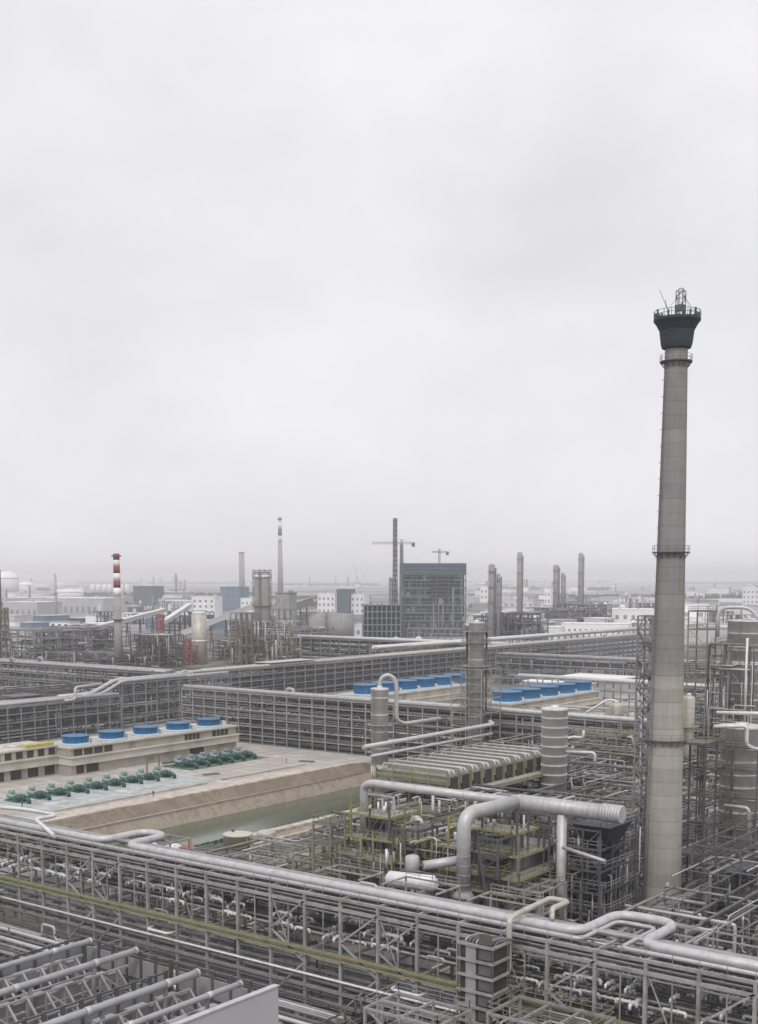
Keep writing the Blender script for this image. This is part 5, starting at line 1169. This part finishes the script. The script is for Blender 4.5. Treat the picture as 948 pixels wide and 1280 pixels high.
for i in range(150):
    px = rn.uniform(0, 948)*(1 if i % 2 else .62); py = rn.uniform(728, 778)
    if any(a-4 < px < b+4 and c < py < d for a, b, c, d in keys): continue
    x, y = gp(px, py); k = mpp(x, y); h = rn.uniform(18, 45) if py > 745 else rn.uniform(40, 80)
    if px > 730: h *= .5
    T = thing('distant_stack', 'thin grey stack among the sheds in the hazy distance', 'stack', (x,y,0), 'thin stacks in the hazy distance')
    r = rn.uniform(1.2, 2.6)*max(1, k*F/2500)
    MB().lathe([(r*1.2,0),(r,h*.6),(r*.9,h)], 10, (x,y,0)).build('shaft', rn.choice(['concrete_grey','steel_dark','galv_far']), T)
    MB().lathe([(r*1.6,h*.86),(r*1.6,h*.88)], 10, (x,y,0)).build('collar', 'steel_dark', T)
for i in range(80):
    px = rn.uniform(0, 948); py = rn.uniform(733, 790)
    if any(a-4 < px < b+4 and c < py < d for a, b, c, d in keys): continue
    x, y = gp(px, py); w = rn.uniform(25,60); h = rn.uniform(8,22)
    T = thing('process_block', 'dark open process frame among the hazy sheds', 'process block', (x,y,0), 'dark process frames among the hazy sheds')
    mb = MB()
    for a in range(6):
        for b in (0, 18): mb.bar((x-w/2+w*a/5,y+b,0),(x-w/2+w*a/5,y+b,h),.8)
    for z in (h*.35,h*.7,h): mb.box(x-w/2,x+w/2,y,y+18,z-.5,z)
    mb.build('frame', 'steel_dark', T)
    MB().tube([(x-w/4,y+9,0),(x-w/4,y+9,h*1.5)], 2.2, 12).build('drum', 'shed_grey', T)
# wooded horizon belts
for i, (px0, px1, py) in enumerate(((340,470,731),(560,760,727),(840,948,729),(100,330,729),(0,160,757),(160,330,744),(330,460,748),(590,820,746),(600,760,737),(840,948,747),(0,140,744),(590,760,757),(350,460,757))):
    mb = MB(); rn2 = random.Random(i)
    for j in range(900 if i < 4 else 420):
        px = rn2.uniform(px0, px1); x, y = gp(px, py+rn2.uniform(-1,1.2)); q_ = mpp(x,y)/3.5; s = rn2.uniform(4,10)*max(.35,q_); z = rn2.uniform(2,6)*max(.4,min(1.5,q_)); y += rn2.uniform(-30,30)*q_
        mb.poly([(x-s,y,z-5),(x+s*.8,y+rn2.uniform(-s,s),z-5),(x+s*.4,y,z+rn2.uniform(2,7)),(x-s*.5,y+rn2.uniform(-s,s),z+rn2.uniform(1,5))])
    solo('woods', mb, 'leaf', 'far belt of trees '+['behind the silos','beyond the six columns','right of the tall chimney','behind the striped chimney','before the long pale hall','beyond the dark blue grey block','by the dark slab tower','between the far columns and the flats','on the salt flats beyond the columns','before the flats right of the tall chimney','before the white domed tanks','at the feet of the far columns','behind the twin silos'][i], 'woods', (0,0,0))['kind'] = 'stuff'

# ================================================================ HAZE
mb = MB().box(-24150,24150,-24150,24150,-9,186); o = mb.build('haze', 'galv'); o['kind'] = 'stuff'; o['label'] = 'thin grey industrial haze filling the air'; o['category'] = 'haze'
hm = bpy.data.materials.new('haze'); hm.use_nodes = True; nt = hm.node_tree; nt.nodes.clear()
ou = nt.nodes.new('ShaderNodeOutputMaterial'); pv = nt.nodes.new('ShaderNodeVolumePrincipled'); nt.links.new(pv.outputs[0], ou.inputs['Volume'])
pv.inputs['Color'].default_value = (.985,.98,1,1); pv.inputs['Density'].default_value = 1.35e-4; pv.inputs['Anisotropy'].default_value = 0.2
o.data.materials.clear(); o.data.materials.append(hm)

# ================================================================ WORLD, SUN, CAMERA
EL, AZ = rad(52), rad(150)
W_ = bpy.data.worlds.new('World'); S.world = W_; W_.use_nodes = True; nt = W_.node_tree; N = nt.nodes; L = nt.links; N.clear()
out = N.new('ShaderNodeOutputWorld'); sky = N.new('ShaderNodeTexSky'); sky.sky_type = 'NISHITA'; sky.sun_disc = False; sky.sun_elevation = EL; sky.sun_rotation = AZ; sky.dust_density = 4
bg1 = N.new('ShaderNodeBackground'); bg1.inputs['Strength'].default_value = .06; L.new(sky.outputs[0], bg1.inputs['Color'])
tc = N.new('ShaderNodeTexCoord'); mp = N.new('ShaderNodeMapping'); mp.inputs['Scale'].default_value = (1.8,1.8,3.0); L.new(tc.outputs['Generated'], mp.inputs['Vector'])
n1 = N.new('ShaderNodeTexNoise'); n1.inputs['Scale'].default_value = 2.0; n1.inputs['Detail'].default_value = 6; n1.inputs['Roughness'].default_value = .5; L.new(mp.outputs[0], n1.inputs['Vector'])
rp = N.new('ShaderNodeValToRGB'); rp.color_ramp.elements[0].position = .3; rp.color_ramp.elements[1].position = .72
rp.color_ramp.elements[0].color = (.70,.692,.722,1); rp.color_ramp.elements[1].color = (.88,.872,.90,1); L.new(n1.outputs['Fac'], rp.inputs['Fac'])
bg2 = N.new('ShaderNodeBackground'); bg2.inputs['Strength'].default_value = 1.05; L.new(rp.outputs['Color'], bg2.inputs['Color'])
mx = N.new('ShaderNodeMixShader'); mx.inputs[0].default_value = .93; L.new(bg1.outputs[0], mx.inputs[1]); L.new(bg2.outputs[0], mx.inputs[2]); L.new(mx.outputs[0], out.inputs['Surface'])
sl = bpy.data.lights.new('sun', 'SUN'); sl.energy = 1.5; sl.angle = rad(16); sl.color = (1,.96,.92); so = bpy.data.objects.new('sun', sl); COL.objects.link(so)
d = Vector((math.sin(AZ)*math.cos(EL), math.cos(AZ)*math.cos(EL), math.sin(EL))); so.rotation_euler = d.to_track_quat('Z', 'Y').to_euler()
cd = bpy.data.cameras.new('camera'); cam = bpy.data.objects.new('camera', cd); COL.objects.link(cam); S.camera = cam
cam.location = (0,0,H); cam.rotation_euler = (pi/2-TH, 0, YAW); cd.sensor_fit = 'VERTICAL'; cd.sensor_height = 36; cd.lens = F/1280*36; cd.shift_y = (PY-640)/1280; cd.clip_start = .5; cd.clip_end = 80000
S.view_settings.view_transform = 'Standard'; S.view_settings.look = 'None'; S.view_settings.gamma = 1; S.view_settings.exposure = .15
S.cycles.use_denoising = True; S.cycles.max_bounces = 6; S.cycles.diffuse_bounces = 3; S.cycles.glossy_bounces = 2; S.cycles.volume_bounces = 3; S.cycles.transmission_bounces = 1
S.cycles.use_adaptive_sampling = True; S.cycles.adaptive_threshold = .02
